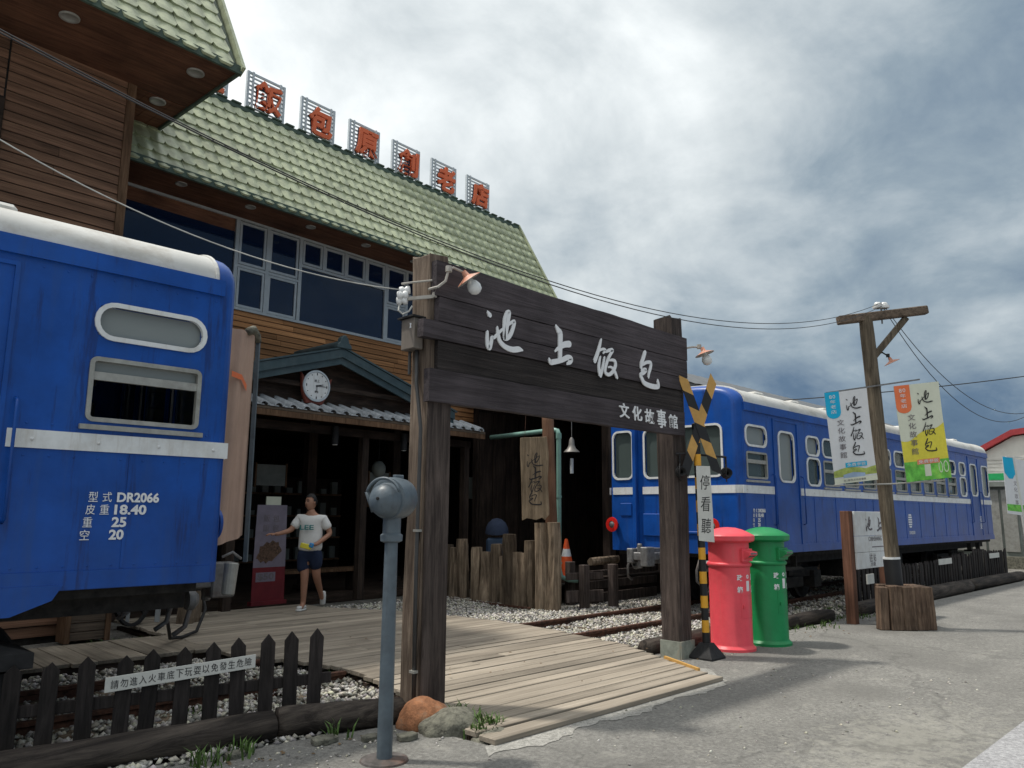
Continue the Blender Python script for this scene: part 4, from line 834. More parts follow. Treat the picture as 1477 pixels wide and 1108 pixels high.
# roof sign: seven letters on slatted frames, each frame a thing
SG = bl(5, 13.6)
chars = [('上', 0), ('飯', 1), ('包', 2), ('原', 3), ('創', 4), ('老', 5), ('店', 6)]
words = {'上': 'leftmost roof sign letter, half hidden behind the upper eave', '飯': 'orange roof sign letter 飯, first fully visible one beside the upper eave', '包': 'orange roof sign letter 包, round with an open hook, second fully visible', '原': 'orange roof sign letter 原, third fully visible along the ridge', '創': 'orange roof sign letter 創 with a separate upright stroke at its right', '老': 'orange roof sign letter 老, second from the right end of the ridge', '店': 'rightmost roof sign letter 店 in orange above the roof end'}
for ch, i in chars:
    s0 = -.07+i*1.245; s1 = s0+.86; z0, z1 = 9.42, 10.27; t_ = thing('roof_sign', SG(s0, 9.2, 0), words[ch], 'sign', 'slatted letter signs along the roof ridge')
    f = MB()
    for s in (s0, s1-.05): wbox(f, s, s+.05, 9.15, z1, -.03, .03, SG)
    wbox(f, s0+.05, s1-.05, z1-.04, z1, -.02, .02, SG); wbox(f, s0+.05, s1-.05, z0, z0+.05, -.02, .02, SG)
    wbox(f, s0+.10, s0+.14, z0, z1, .02, .05, SG); wbox(f, s1-.14, s1-.10, z0, z1, .02, .05, SG)
    for s in (s0+.1, s1-.1): f.bar(SG(s, z0+.2, 0), SG(s, 9.2, -.6), .03)
    f.build('frame', M_['galv'], t_)
    for k in range(8): sl = MB(); wbox(sl, s0+.05, s1-.05, z0+.085+k*.092, z0+.115+k*.092, -.012, .012, SG); sl.build('slat', M_['galv'], t_)
    fn = lambda x, y, z=0: SG(x, y, z)
    tb = MB()
    text(tb, ch, fn, (s0+s1)/2+.03, (z0+z1)/2-.02, .60, .64, .05, .06, off=.034, skew=.06); lo = tb.build('letter', M_['orange'], t_)
    tb = MB(); text(tb, ch, fn, (s0+s1)/2+.028, (z0+z1)/2-.022, .605, .645, .035, .022, off=.036, skew=.06); tb.build('letter_return', M_['signback'], lo)

# left wing, nearer and taller
wg = thing('restaurant_wing', (3.0, 11.2, 0), 'projecting left wing of the restaurant with weathered cladding under a deep eave', 'building')
WG = bl(5, 11.3)
b = MB(); wbox(b, -9, -1.62, -.05, 7.72, -.006, -2.2, WG); b.build('wall', M_['under'], wg)  # near-black too, so the gaps between boards show as painted lap shadow
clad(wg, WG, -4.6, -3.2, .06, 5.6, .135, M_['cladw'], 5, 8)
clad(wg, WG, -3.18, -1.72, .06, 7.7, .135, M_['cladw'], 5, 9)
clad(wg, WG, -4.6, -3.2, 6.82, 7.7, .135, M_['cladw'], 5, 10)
b = MB(); wbox(b, -1.72, -1.60, -.05, 7.72, -.03, .03, WG); b.build('corner_board', M_['trim'], wg)
b = MB()
for r_ in ((-4.55, -3.19, 5.62, 5.70), (-4.55, -3.19, 6.74, 6.82), (-3.26, -3.19, 5.70, 6.74), (-4.55, -4.48, 5.7, 6.74)): wbox(b, *r_, -.02, .05, WG)
fo = b.build('window', M_['dkwoodx'], wg); b = MB(); wbox(b, -4.48, -3.26, 5.7, 6.74, .0, .01, WG); b.build('pane', M_['glass_bld'], fo)
b = MB()
for i in range(8): wbox(b, -9, -.84, 7.70, 7.715, .02+i*.185-.0, .02+(i+1)*.185-.006, WG)
b2 = MB()
for i in range(4): wbox(b2, -1.60+i*.19, -1.60+(i+1)*.19-.006, 7.70, 7.715, -.02, -2.0, WG)
b.build('soffit', M_['soffit'], wg); b2.build('soffit', M_['soffit'], wg)
for s, d in ((-2.85, 1.0), (-1.22, 1.02), (-1.22, -.15)): inst('soffit_light', dlm, Matrix.Translation(WG(s, 7.69, d)) @ Matrix.Scale(1.25, 4), wg)
tiled(wg, WG, -5.0, -.80, 1.5, 7.74, .2, 10.1, .255, 9, M_['tile'], 150, 4)
b = MB(); b.add([tuple(WG(s, z, d)) for s in (-9, -.86) for z, d in ((7.74, 1.5), (10.1, .18), (10.1, -1.2), (7.74, -2.0))], [(0, 1, 2, 3), (4, 7, 6, 5), (0, 4, 5, 1), (1, 5, 6, 2), (0, 3, 7, 4), (3, 2, 6, 7)]); b.build('roof_body', M_['tiled'], wg)
b = MB(); wbox(b, -9, -.80, 7.66, 7.78, 1.49, 1.53, WG); wbox(b, -.84, -.80, 7.66, 7.78, -2.0, 1.49, WG); b.build('eave_board', M_['tiled'], wg)
b = MB(); b.bar(WG(-.80, 7.70, 1.52), WG(-.80, 10.2, .14), .05, .16, tuple(WG(0, 0, 1)-WG(0, 0, 0))); b.build('verge', M_['tile'], wg)
# ------------------------------------------------------------------ entrance porch
pc = thing('entrance_porch', (7.3, 11.5, 0), 'gabled entrance porch with a row of grey tiles over the doorway', 'porch')
PG = bl(5, 11.4); SA = 2.3; sl_ = .30
b = MB()
def slopebar(F, s0, s1, z0, z1, d0, d1, h): 
    return b.add([tuple(F(s, z+k, d)) for s, z in ((s0, z0), (s1, z1)) for d in (d0, d1) for k in (-h, 0)], [(0, 1, 3, 2), (4, 6, 7, 5), (0, 4, 5, 1), (2, 3, 7, 6), (0, 2, 6, 4), (1, 5, 7, 3)])
slopebar(PG, -.6, SA, 4.46-2.9*sl_, 4.46, .0, .04, .15); slopebar(PG, SA, 5.1, 4.46, 4.46-2.8*sl_, .0, .04, .15)
slopebar(PG, -.6, SA, 4.36-2.9*sl_, 4.36, -.04, -.0, .17); slopebar(PG, SA, 5.1, 4.36, 4.36-2.8*sl_, -.04, -.0, .17)
b.build('barge_board', M_['fascia'], pc)
b = MB(); slopebar(PG, -.65, SA, 4.50-2.95*sl_, 4.50, -1.5, .06, .03); slopebar(PG, SA, 5.15, 4.50, 4.50-2.85*sl_, -1.5, .06, .03); b.build('roof', M_['fascia'], pc)
b = MB(); slopebar(PG, -.6, SA, 4.40-2.9*sl_, 4.40, -1.5, -.05, .02); slopebar(PG, SA, 5.1, 4.40, 4.40-2.8*sl_, -1.5, -.05, .02); b.build('roof_lining', M_['dkwoodx'], pc)
b = MB(); b.lathe([(.085, -1.4), (.085, .05)], PG(SA, 4.53, 0), 12, tuple(PG(0, 0, 1)-PG(0, 0, 0))); pr = b.build('ridge_tile', M_['fascia'], pc, smooth=True, auto=40)
b = MB(); b.prism([(-.16, 0), (.16, 0), (.15, .07), (.10, .11), (.08, .18), (.03, .24), (-.03, .24), (-.08, .18), (-.10, .11), (-.15, .07)], -.03, .08, lambda x, y, z=0: PG(SA+x, 4.46+y, z)); b.build('ridge_finial', M_['fascia'], pr, bevel=.012)
b = MB(); wbox(b, -.5, 5.0, 3.42, 3.5, -.32, -.26, PG); b.prism([(-.5, 3.5), (5, 3.5), (SA, 4.32)], -.34, -.30, lambda x, y, z=0: PG(x, y, z)); b.build('gable_wall', M_['dkwoodx'], pc)
b = MB()
for s in (.0, .9, 3.6, 4.5): b.bar(PG(s, 3.45, -.2), PG(s+ (0.0), 4.36-abs(s-SA)*sl_-.1, -.2), .08)
wbox(b, -.5, 5.0, 3.72, 3.80, -.22, -.14, PG); b.build('gable_frame', M_['dkwoodx'], pc)
# grey tile canopy under the gable
AW = bl(5, 11.2)
b = MB(); b.add([tuple(AW(s, z, d)) for s in (.60, 5.85) for z, d in ((3.26, 0), (3.44, -.5), (3.40, -.5), (3.22, 0))], [(0, 1, 2, 3), (4, 7, 6, 5), (0, 4, 5, 1), (1, 5, 6, 2), (3, 2, 6, 7), (0, 3, 7, 4)]); b.build('canopy_board', M_['armw'], pc)
b = MB(); wbox(b, .55, 5.85, 3.12, 3.215, -.07, .0, AW); b.build('canopy_beam', M_['trim'], pc)
b = MB(); wbox(b, .2, 5.85, 2.96, 3.10, -.55, -.42, AW); b.build('lintel', M_['dkwoodx'], pc)
b = MB()
for r in range(2): pass
bb_ = []
for i in range(9): a = pi*i/8; bb_.append((-.085*cos(a), .075*sin(a)))
cv = MB(); prf = bb_+[(a*.75, c*.7-.004) for a, c in bb_[::-1]]
cv.prism(prf, 0, 1, lambda a, c, d: (a, -.03+d*.6, c+d*.2)); cv.box(-.16, .0, -.02, .52, -.01, .004, lambda x, y, z: (x, y, z+(y+.03)*.34)); o = cv.build('x', M_['ptile'], smooth=True, auto=40); ct = o.data; bpy.data.objects.remove(o)
for i in range(20): inst('canopy_tile', ct, Matrix.Translation(AW(.72+i*.262, 3.275, 0)) @ Matrix.Rotation(HD, 4, 'Z') @ Matrix.Rotation(rd.uniform(-.03, .03), 4, 'Y'), pc)
for s in (.55, 3.1, 5.75): b = MB(); wbox(b, s-.07, s+.07, .09, 3.1, -.55, -.42, AW); b.build('post', M_['dkwood'], pc)
for s in (2.36, 3.95):
    t_ = thing('downlight', AW(s, 2.9, -.35), 'black can lamp under the canopy, %s of the clock' % ('right below' if s < 3 else 'further right'), 'lamp', 'can lamps under the porch canopy')
    b = MB(); b.cyl(AW(s, 3.1, -.35), AW(s, 2.78, -.35), .06, n=14); b.build('shade', M_['black'], t_); b = MB(); b.cyl(AW(s, 2.785, -.35), AW(s, 2.77, -.35), .045, n=14); b.build('lens', M_['white'], t_)
# clock in a half barrel of wood
ck = thing('wall_clock', PG(1.83, 3.42, -.1), 'round white clock in a red-brown wooden shield under the porch gable', 'clock')
cf = lambda x, y, z=0: PG(1.83+x, 3.74+y, z-.12)
b = MB(); b.prism([(-.30, .22), (-.26, -.12), (-.18, -.31), (.15, -.31), (.26, -.12), (.33, .17), (.24, .1), (.2, -.0), (-.2, 0), (-.24, .14)], 0, .07, cf); b.build('backing', pmat('clock_wood_red', (.16, .035, .02), .5, sc=12), ck, bevel=.01)
b = MB(); n_ax = tuple(PG(0, 0, 1)-PG(0, 0, 0)); b.lathe([(0, .06), (.265, .06), (.275, .09), (.27, .10), (.245, .10), (.24, .085), (0, .085)], cf(0, 0, 0), 40, n_ax); b.build('case', M_['galv'], ck, smooth=True, auto=40)
b = MB(); b.lathe([(.0, .088), (.235, .088)], cf(0, 0, 0), 40, n_ax); b.build('dial', M_['white'], ck)
b = MB(); fz = lambda x, y, z=0: cf(x, y, .09+z)
for i in range(12):
    a = 2*pi*i/12; c_ = (sin(a)*.205, cos(a)*.205); b.prism([(c_[0]-.008, c_[1]-.02), (c_[0]+.008, c_[1]-.02), (c_[0]+.008, c_[1]+.02), (c_[0]-.008, c_[1]+.02)], 0, .003, fz) if i % 3 == 0 else b.prism(rrect(c_[0]-.009, c_[0]+.009, c_[1]-.009, c_[1]+.009, .008, 2), 0, .003, fz)
b.prism([(-.02, -.007), (.19, .0), (.19, .006), (-.02, .009)], .004, .007, fz); b.prism([(-.01, -.02), (.13, .03), (.125, .038), (-.015, .01)], .004, .006, fz); b.prism([(-.005, 0), (.005, 0), (.006, -.1), (-.006, -.1)], .008, .010, fz)
text(b, '池上', fz, 0, .09, .11, .05, .002, .001); text(b, '飯包', fz, 0, -.10, .07, .04, .002, .001)
b.build('hands_and_numerals', M_['ink'], ck)
# hall interior: dim posts, shelves, benches
for i, (x, y_) in enumerate(((8.2, 14.0), (10.6, 14.4), (12.6, 13.6), (6.2, 14.2))):
    t_ = thing('hall_post', (x, y_, 0), ['dark timber post inside the hall behind the walking man', 'dark timber post inside the hall behind the stumps', 'dark timber post inside the hall near the railcar', 'dark timber post inside the hall behind the poster'][i], 'post', 'posts inside the hall')
    b = MB(); b.box(x-.1, x+.1, y_-.1, y_+.1, .09, 3.6); b.build('shaft', M_['dkwood'], t_); b = MB(); b.box(x-.16, x+.16, y_-.16, y_+.16, .09, .2); b.build('base', M_['dkwoodx'], t_)
t_ = thing('cabinet', (9.0, 16.5, .1), 'dark wooden display cabinet deep inside the hall', 'cabinet'); b = MB(); b.box(7.5, 10.5, 16.4, 16.9, .1, 2.4); b.build('carcass', M_['dkwood'], t_)
for k in range(4): b = MB(); b.box(7.6, 10.4, 16.2, 16.4, .5+k*.5, .54+k*.5); b.build('shelf', M_['trim'], t_)
b = MB()
for k in range(4):
    for j in range(9): b.box(7.75+j*.3, 7.9+j*.3, 16.25, 16.35, .54+k*.5, .54+k*.5+rd.uniform(.1, .3))
b.build('display_goods', M_['booth'], t_, kind='stuff')
t_ = thing('bench', (7.9, 13.2, .1), 'low pale bench in the dark hall behind the walking man', 'bench'); b = MB(); b.box(7.1, 9.0, 13.1, 13.5, .48, .54); b.build('seat', M_['trim'], t_)
for x in (7.25, 8.85): b = MB(); b.box(x-.05, x+.05, 13.15, 13.45, .1, .48); b.build('leg', M_['dkwood'], t_)

# dim things on the hall walls: framed prints, a row of lanterns, a counter
for i, (x, z, w_, h_, lb) in enumerate(((9.7, 2.1, .5, .7, 'pale framed print in the dark hall behind the left gate post'), (11.4, 1.6, .35, .9, 'narrow pale sign in the dark hall behind the stumps'), (7.2, 2.3, .6, .4, 'small framed print in the dark hall above the poster stand'), (12.3, 2.2, .5, .5, 'faint square picture in the dark hall left of the pendant lamp'))):
    t_ = thing('framed_print', (x, 13.7, z-h_/2), lb, 'picture'); b = MB(); b.box(x-w_/2, x+w_/2, 13.7, 13.73, z-h_/2, z+h_/2); b.build('print', M_['booth'], t_)
    for a0, a1, c0, c1 in ((x-w_/2-.03, x-w_/2, z-h_/2-.03, z+h_/2+.03), (x+w_/2, x+w_/2+.03, z-h_/2-.03, z+h_/2+.03)): b = MB(); b.box(a0, a1, 13.68, 13.74, c0, c1); b.build('frame', M_['trim'], t_)
t_ = thing('hanging_lantern', (8.9, 12.6, 2.3), 'dim round lantern hanging in the hall behind the left gate post', 'lantern'); b = MB(); b.lathe([(.0, -.16), (.07, -.15), (.13, -.07), (.14, 0), (.13, .07), (.07, .15), (0, .16)], (8.9, 12.6, 2.45), 18); b.build('shade', M_['booth'], t_, smooth=True); b = MB(); b.cyl((8.9, 12.6, 2.6), (8.9, 12.6, 3.6), .006, n=6); b.build('cord', M_['black'], t_)
# poster stand
ps = thing('poster_stand', (6.4, 12.1, .1), 'roll-up poster stand with food photo above a red foot reading 50, behind the walking man', 'poster stand')
PF = lambda x, y, z=0: bl(5, 12.0)(1.42+x, y, z)
b = MB(); b.prism([(-.30, .70), (.30, .70), (.28, 1.72), (-.28, 1.72)], 0, .012, PF); b.build('upper_panel', M_['ppale'], ps)
b = MB(); b.prism([(-.30, .16), (.31, .16), (.30, .70), (-.30, .70)], 0, .012, PF); b.build('red_panel', M_['pred'], ps)
b = MB(); b.prism([(-.32, .1), (.33, .1), (.33, .16), (-.32, .16)], -.06, .06, PF); b.build('base', M_['pred'], ps)
b = MB(); b.prism([(-.02+(.22+.03*sin(5*k))*cos(k*pi/12), .95+(.17+.03*sin(3*k))*sin(k*pi/12+.3)) for k in range(24)], .013, .016, PF); b.build('food_print', M_['pbrown'], ps)
b = MB(); b.prism([(-.24, .47), (.12, .47), (.12, .62), (-.24, .62)], .013, .015, PF); b.build('price_panel', M_['ppale'], ps)
b = MB(); text(b, '$50', PF, -.06, .545, .30, .12, .002, .016, off=.02); 
for x, y_ in ((-.1, 1.5), (.08, 1.5), (-.1, 1.34), (.08, 1.34)): text(b, '飯' if x < 0 else '包', PF, x, y_, .12, .12, .002, .013)
b.build('print', M_['inksoft'], ps)
b = MB(); b.prism([(-.11, 1.72), (.17, 1.72), (.17, 1.86), (-.11, 1.86)], -.03, -.01, PF); b.build('top_card', M_['bcream'], ps)

# ------------------------------------------------------------------ gateway with the big sign
gt = thing('wooden_gateway', (6.0, 5.15, 0), 'tall gateway of two timber posts carrying the dark board with white brush letters', 'gateway')
def rough_post(cx, cy, a, z0, z1, seed, m, name, notch=True):
    rg = random.Random(seed); b = MB(); n = 16; seg = 14; vs = []; fs = []
    base = rrect(-a/2, a/2, -a/2, a/2, .02, 3); n = len(base); ph = [rg.uniform(0, 6) for _ in range(6)]
    for i in range(seg+1):
        z = z0+(z1-z0)*i/seg
        for k, (x, y_) in enumerate(base):
            w_ = 1+.035*sin(k*1.3+z*1.7+ph[0])+.03*sin(z*4.2+ph[1]+k)+rg.uniform(-.015, .015); vs.append((cx+x*w_+.012*sin(z*1.3+ph[2]), cy+y_*w_, z+(rg.uniform(-.04, .02) if i == seg else 0)))
    for i in range(seg):
        for k in range(n): j = (k+1) % n; fs.append((i*n+k, i*n+j, (i+1)*n+j, (i+1)*n+k))
    fs += [tuple(range(n))[::-1], tuple(range(seg*n, (seg+1)*n))]; b.add(vs, fs); return b.build(name, m, gt)
rough_post(4.12, 5.145, .23, .0, 3.84, 1, M_['gatew'], 'post'); rough_post(7.86, 5.15, .25, -.02, 3.98, 2, M_['gatev'], 'post')
b = MB(); b.box(4.02, 4.26, 5.00, 5.03, .05, 2.56); b.build('shaded_face_panel', M_['gatev'], gt, bevel=.004)  # dark sheet that paints the shade on the front of the left post
rows = [(4.03, 7.96, 3.445, 3.755), (4.07, 7.95, 3.225, 3.436), (3.90, 7.86, 3.065, 3.217), (4.08, 7.87, 2.81, 3.057), (3.98, 7.86, 2.525, 2.802)]
for i, (a, c, z0, z1) in enumerate(rows):
    rg = random.Random(i+20); b = MB(); n = 24; vs = []; th = .075-(.03 if i == 3 else 0)+rg.uniform(-.004, .004); y0 = 4.955+(.02 if i == 3 else 0)
    for k in range(n+1):
        x = a+(c-a)*k/n; zt = z1+(.005*sin(k*.5+i)+rg.uniform(-.003, .003) if i == 0 else rg.uniform(-.002, .002))-(.03*k/n if i == 0 else 0)
        if i == 0: zt += .05*max(0, 1-abs(k/n-.0)*2.5)*0
        zb = z0+rg.uniform(-.002, .002)
        vs += [(x, y0, zb), (x, y0, zt), (x, y0+th, zt), (x, y0+th, zb)]
    fs = [(0, 1, 2, 3), (4*n, 4*n+3, 4*n+2, 4*n+1)]
    for k in range(n):
        for j in range(4): fs.append((4*k+j, 4*k+4+j, 4*k+4+(j+1) % 4, 4*k+(j+1) % 4))
    b.add(vs, fs); o = b.build('sign_board', M_['gate'], gt, center=True); o.data.materials[0] = M_['gate'] if i != 3 else wood('deeply_grained_board', (.022, .018, .017), (.06, .05, .047), 'x', rv=.05, grain=46, long=1.0, crack=.7, bump=1.6)
SF = face((0, 4.955, 0), (1, 0, 0), (0, 0, 1))
for k_, (x, z) in dict(chi=(4.85, 3.264), shang=(5.615, 3.257), fan=(6.348, 3.233), bao=(7.141, 3.224)).items():
    b = MB(); brush(b, k_, SF, x, z, 1.0, .012, .003, wid=.92); b.build('brush_letter', M_['letter'], gt)
for i, ch in enumerate('文化故事館'):
    b = MB(); text(b, ch, SF, 6.66+i*.235, 2.705-i*.008, .175, .16 if ch != '事' else .21, .010, .003, off=.016, skew=-.08); b.build('small_letter', M_['letter'], gt)
b = MB(); b.box(7.72, 8.0, 5.0, 5.02, .0, .19); b.box(7.715, 7.73, 5.02, 5.28, .0, .19); b.build('foot_plate', pmat('pale_worn_plate', (.30, .32, .27), .6, var=.2, sc=8, dirt=(.25, .11, .04), damt=.8, dsc=4), gt)
# things fixed on the gateway
mbx = thing('meter_box', (4.05, 5.22, 2.98), 'grey-brown metal switch box on the left gate post', 'electric box')
b = MB(); b.box(3.90, 4.00, 5.08, 5.26, 2.98, 3.25); b.box(4.0, 4.14, 5.0, 5.03, 2.98, 3.24) if False else None; b.build('case', M_['gbox'], mbx, bevel=.006)
b = MB(); b.box(3.87, 4.02, 5.06, 5.28, 3.25, 3.265); b.build('lid', M_['black'], mbx)
b = MB(); b.prism([(-.012, 0), (.012, 0), (.006, .02), (.012, .04), (-.012, .045), (-.005, .02)], .0, .002, face((3.90, 5.13, 3.16), (0, -1, 0), (0, 0, 1))); b.build('sticker', M_['letter'], mbx)
cn = thing('conduit', (4.05, 5.05, 0), 'dark cable conduit running down the left gate post', 'pipe')
b = MB(); b.tube([(3.98, 5.14, 2.99), (3.98, 5.13, 2.7), (3.97, 5.08, 2.5), (3.975, 5.05, 2.3), (3.975, 5.06, 1.2), (3.985, 5.06, .05)], .016, 8); b.build('pipe', M_['conduit'], cn, smooth=True)
b = MB()
for z in (1.45, .35): b.box(3.955, 4.0, 5.03, 5.09, z, z+.02)
b.build('clamp', M_['alu'], cn)
b = MB(); b.tube([(3.985, 5.24, 2.99), (3.985, 5.24, 2.78)], .014, 8); b.build('stub_pipe', M_['conduit'], cn)
def lamp(name, base, arm, c, ax, rad, label, group, bulb=True, mt='enamel', armm='enamelw'):
    t_ = thing(name, base, label, 'lamp', group); ax = Vector(ax).normalized(); c = Vector(c)
    b = MB(); b.tube(arm, .012, 7); b.lathe([(.028, -.02), (.028, .03)], arm[len(arm)//2], 8); b.build('arm', M_[armm], t_, smooth=True, auto=40)
    b = MB(); b.lathe([(.02, -.05), (.03, 0), (rad*.5, .014), (rad, .038), (rad+.004, .042)], c, 28, ax); sh_ = b.build('lamp_shade', M_[mt], t_, smooth=True)
    b = MB(); b.lathe([(.025, .004), (rad*.5, .019), (rad-.003, .043), (rad+.004, .043)], c, 28, ax); b.build('shade_lining', M_['enamelw'], sh_, smooth=True)
    if bulb: b = MB(); b.lathe([(.02, .01), (.025, .05), (.05, .08), (.062, .12), (.052, .16), (.025, .18), (0, .185)], c, 16, ax); b.build('bulb', M_['bulb'], t_, smooth=True)
    return t_
lamp('gooseneck_lamp', (4.02, 4.95, 3.6), [(4.0, 5.02, 3.50), (4.02, 4.92, 3.505), (4.07, 4.88, 3.56), (4.085, 4.86, 3.66), (4.12, 4.84, 3.68), (4.2, 4.82, 3.66), (4.225, 4.81, 3.635)], (4.235, 4.80, 3.625), (.55, -.25, -.80), .115, 'faded enamel lamp with a round bulb at the left end of the gateway board', 'enamel lamps')
lamp('gooseneck_lamp', (7.96, 4.95, 3.5), [(7.95, 5.0, 3.60), (8.02, 4.92, 3.62), (8.08, 4.86, 3.62), (8.10, 4.83, 3.585)], (8.11, 4.82, 3.57), (.18, -.25, -.95), .115, 'small red-brown enamel lamp at the right end of the gateway board', 'enamel lamps', mt='enamel')
# cable clamp with insulators left of the post
ins = thing('insulator_bracket', (3.95, 5.1, 3.5), 'white insulator bracket strapped to the top of the left gate post', 'insulator')
b = MB(); b.tube([(4.02, 5.0, 3.58), (3.9, 5.12, 3.56), (3.86, 5.22, 3.56)], .009, 6); b.bar((4.04, 5.0, 3.44), (3.88, 5.18, 3.42), .02, .03); b.bar((4.04, 4.99, 3.43), (4.05, 4.99, 3.52), .03, .03); b.build('strap', M_['enamelw'], ins)
for p_ in ((3.88, 5.2, 3.50), (3.86, 5.2, 3.455), (3.87, 5.22, 3.41)): b = MB(); b.lathe([(.012, -.05), (.035, -.045), (.038, -.015), (.022, 0), (.038, .015), (.035, .045), (.012, .05)], p_, 14, (.7, -.7, .1)); b.build('insulator', M_['bulb'], ins, smooth=True)
b = MB(); b.tube([(3.87, 5.2, 3.42), (3.84, 5.22, 3.36), (3.82, 5.2, 3.31), (3.85, 5.18, 3.28), (3.9, 5.16, 3.31), (3.92, 5.14, 3.36)], .008, 6); b.build('cable_loop', M_['cable'], ins)

# foot block of the left post: stained boulder of concrete and a grey one
for nm, c, r, m, lb in (('boulder', (3.95, 4.88, .03), (.21, .20, .17), 'conco', 'orange-stained concrete boulder at the foot of the left gate post'), ('boulder', (4.03, 4.66, .0), (.26, .21, .15), 'conc', 'grey rough concrete boulder at the foot of the left gate post'), ('boulder', (4.14, 4.29, -.02), (.20, .14, .07), 'conc', 'flat grey concrete lump by the front corner of the boardwalk')):
    bm = bmesh.new(); bmesh.ops.create_icosphere(bm, subdivisions=4, radius=1); rg = random.Random(int(r[0]*100)); 
    from mathutils import noise as mn
    for v in bm.verts: k = 1+.13*mn.noise(v.co*1.7+Vector((r[0]*40, 0, 0)))+.04*mn.noise(v.co*5); v.co = Vector((v.co.x*r[0]*k, v.co.y*r[1]*k, v.co.z*r[2]*k))
    me = bpy.data.meshes.new(nm); bm.to_mesh(me); bm.free(); me.shade_smooth(); me.materials.append(M_[m]); o = bpy.data.objects.new(nm, me); COL.objects.link(o); o.location = c; tag(o, lb, 'boulder', 'concrete lumps at the gate foot')
# small flat stones
sls = [((3.15, 5.0, .02), .10, 'flat pale slab stone lying in front of the kerb log'), ((3.42, 4.83, .015), .07, 'small flat stone beside the grey bell post'), ((3.62, 4.66, .02), .08, 'square chip of concrete right of the grey bell post'), ((2.55, 5.12, .015), .07, 'small flat stone at the left under the kerb log')]
for c, s, lb in sls: b = MB(); b.prism([(-s, -.4*s), (-.2*s, -.8*s), (.9*s, -.5*s), (s, .4*s), (.1*s, .7*s), (-.8*s, .5*s)], -.02, .02, lambda x, y, z: (c[0]+x, c[1]+y, c[2]+z)); tag(b.build('flat_stone', M_['conc'], bevel=.006), lb, 'stone', 'flat stones along the kerb log')

# ------------------------------------------------------------------ bell post
bp = thing('signal_post', (3.22, 4.38, 0), 'grey cast-iron post carrying a ball-shaped signal head, in front of the gate', 'signal post')
P0 = Vector((3.22, 4.38, 0)); P1 = Vector((3.235, 4.40, 1.62))
b = MB(); b.lathe([(.0, .02), (.13, .02), (.155, .012), (.16, 0)], (3.22, 4.38, 0), 28); b.build('base_plate', pmat('rusty_base_plate', (.10, .09, .085), .8, var=.3, sc=12, dirt=(.15, .06, .03), damt=.7), bp)
b = MB(); b.cyl(P0+Vector((0, 0, .015)), P1-Vector((0, 0, .18)), .052, .045, 20); b.build('pole', M_['greyiron'], bp, smooth=True, auto=40)
b = MB(); b.lathe([(.052, -.05), (.075, -.04), (.078, .0), (.062, .012), (.062, .12), (.07, .15)], P1-Vector((0, 0, .17)), 20); b.build('collar', M_['greyiron'], bp, smooth=True, auto=40)
hc = Vector((3.245, 4.40, 1.70)); fa = Vector((-.93, -.37, -.02)).normalized()
b = MB(); b.lathe([(.0, .16), (.05, .158), (.11, .155), (.136, .13), (.145, .07), (.145, -.02), (.138, -.09), (.11, -.14), (.06, -.165), (0, -.17)][::-1] if False else [(0, -.15), (.06, -.148), (.11, -.13), (.138, -.09), (.146, -.02), (.146, .05), (.14, .085), (.12, .09), (.0, .085)], hc+Vector((.0, 0, .0)), 32, tuple(fa)); hd = b.build('head', M_['greyiron'], bp, smooth=True, auto=50)
b = MB(); b.lathe([(.122, .07), (.120, .10), (.105, .15), (.07, .185), (.03, .2), (0, .203)], hc-Vector((0, 0, .012)), 28, tuple(fa)); b.build('dome', M_['greyiron'], hd, smooth=True)
b = MB(); b.lathe([(.012, .0), (.012, .012), (0, .014)], hc-Vector((0, 0, .0))+fa*.195, 10, tuple(fa)); b.build('boss', M_['black'], hd)
b = MB(); pts = []
u_ = fa.orthogonal(); sx_ = fa.cross(Vector((0, 0, 1))).normalized(); uz = sx_.cross(fa)
for k in range(-70, 71, 10): a = R(k); pts.append(hc+fa*.14+uz*(.137*cos(a))+sx_*(.137*sin(a)))
for p_ in pts[:]: pass
b.tube(pts, .011, 6); b.bar(pts[-1], hc+fa*.10+sx_*.10-uz*.09, .012, .03); b.build('hood_rim', M_['greyiron'], hd, smooth=True)
b = MB(); b.box(3.25, 3.32, 4.39, 4.43, 1.835, 1.865); b.build('top_lug', M_['greyiron'], hd, bevel=.004)

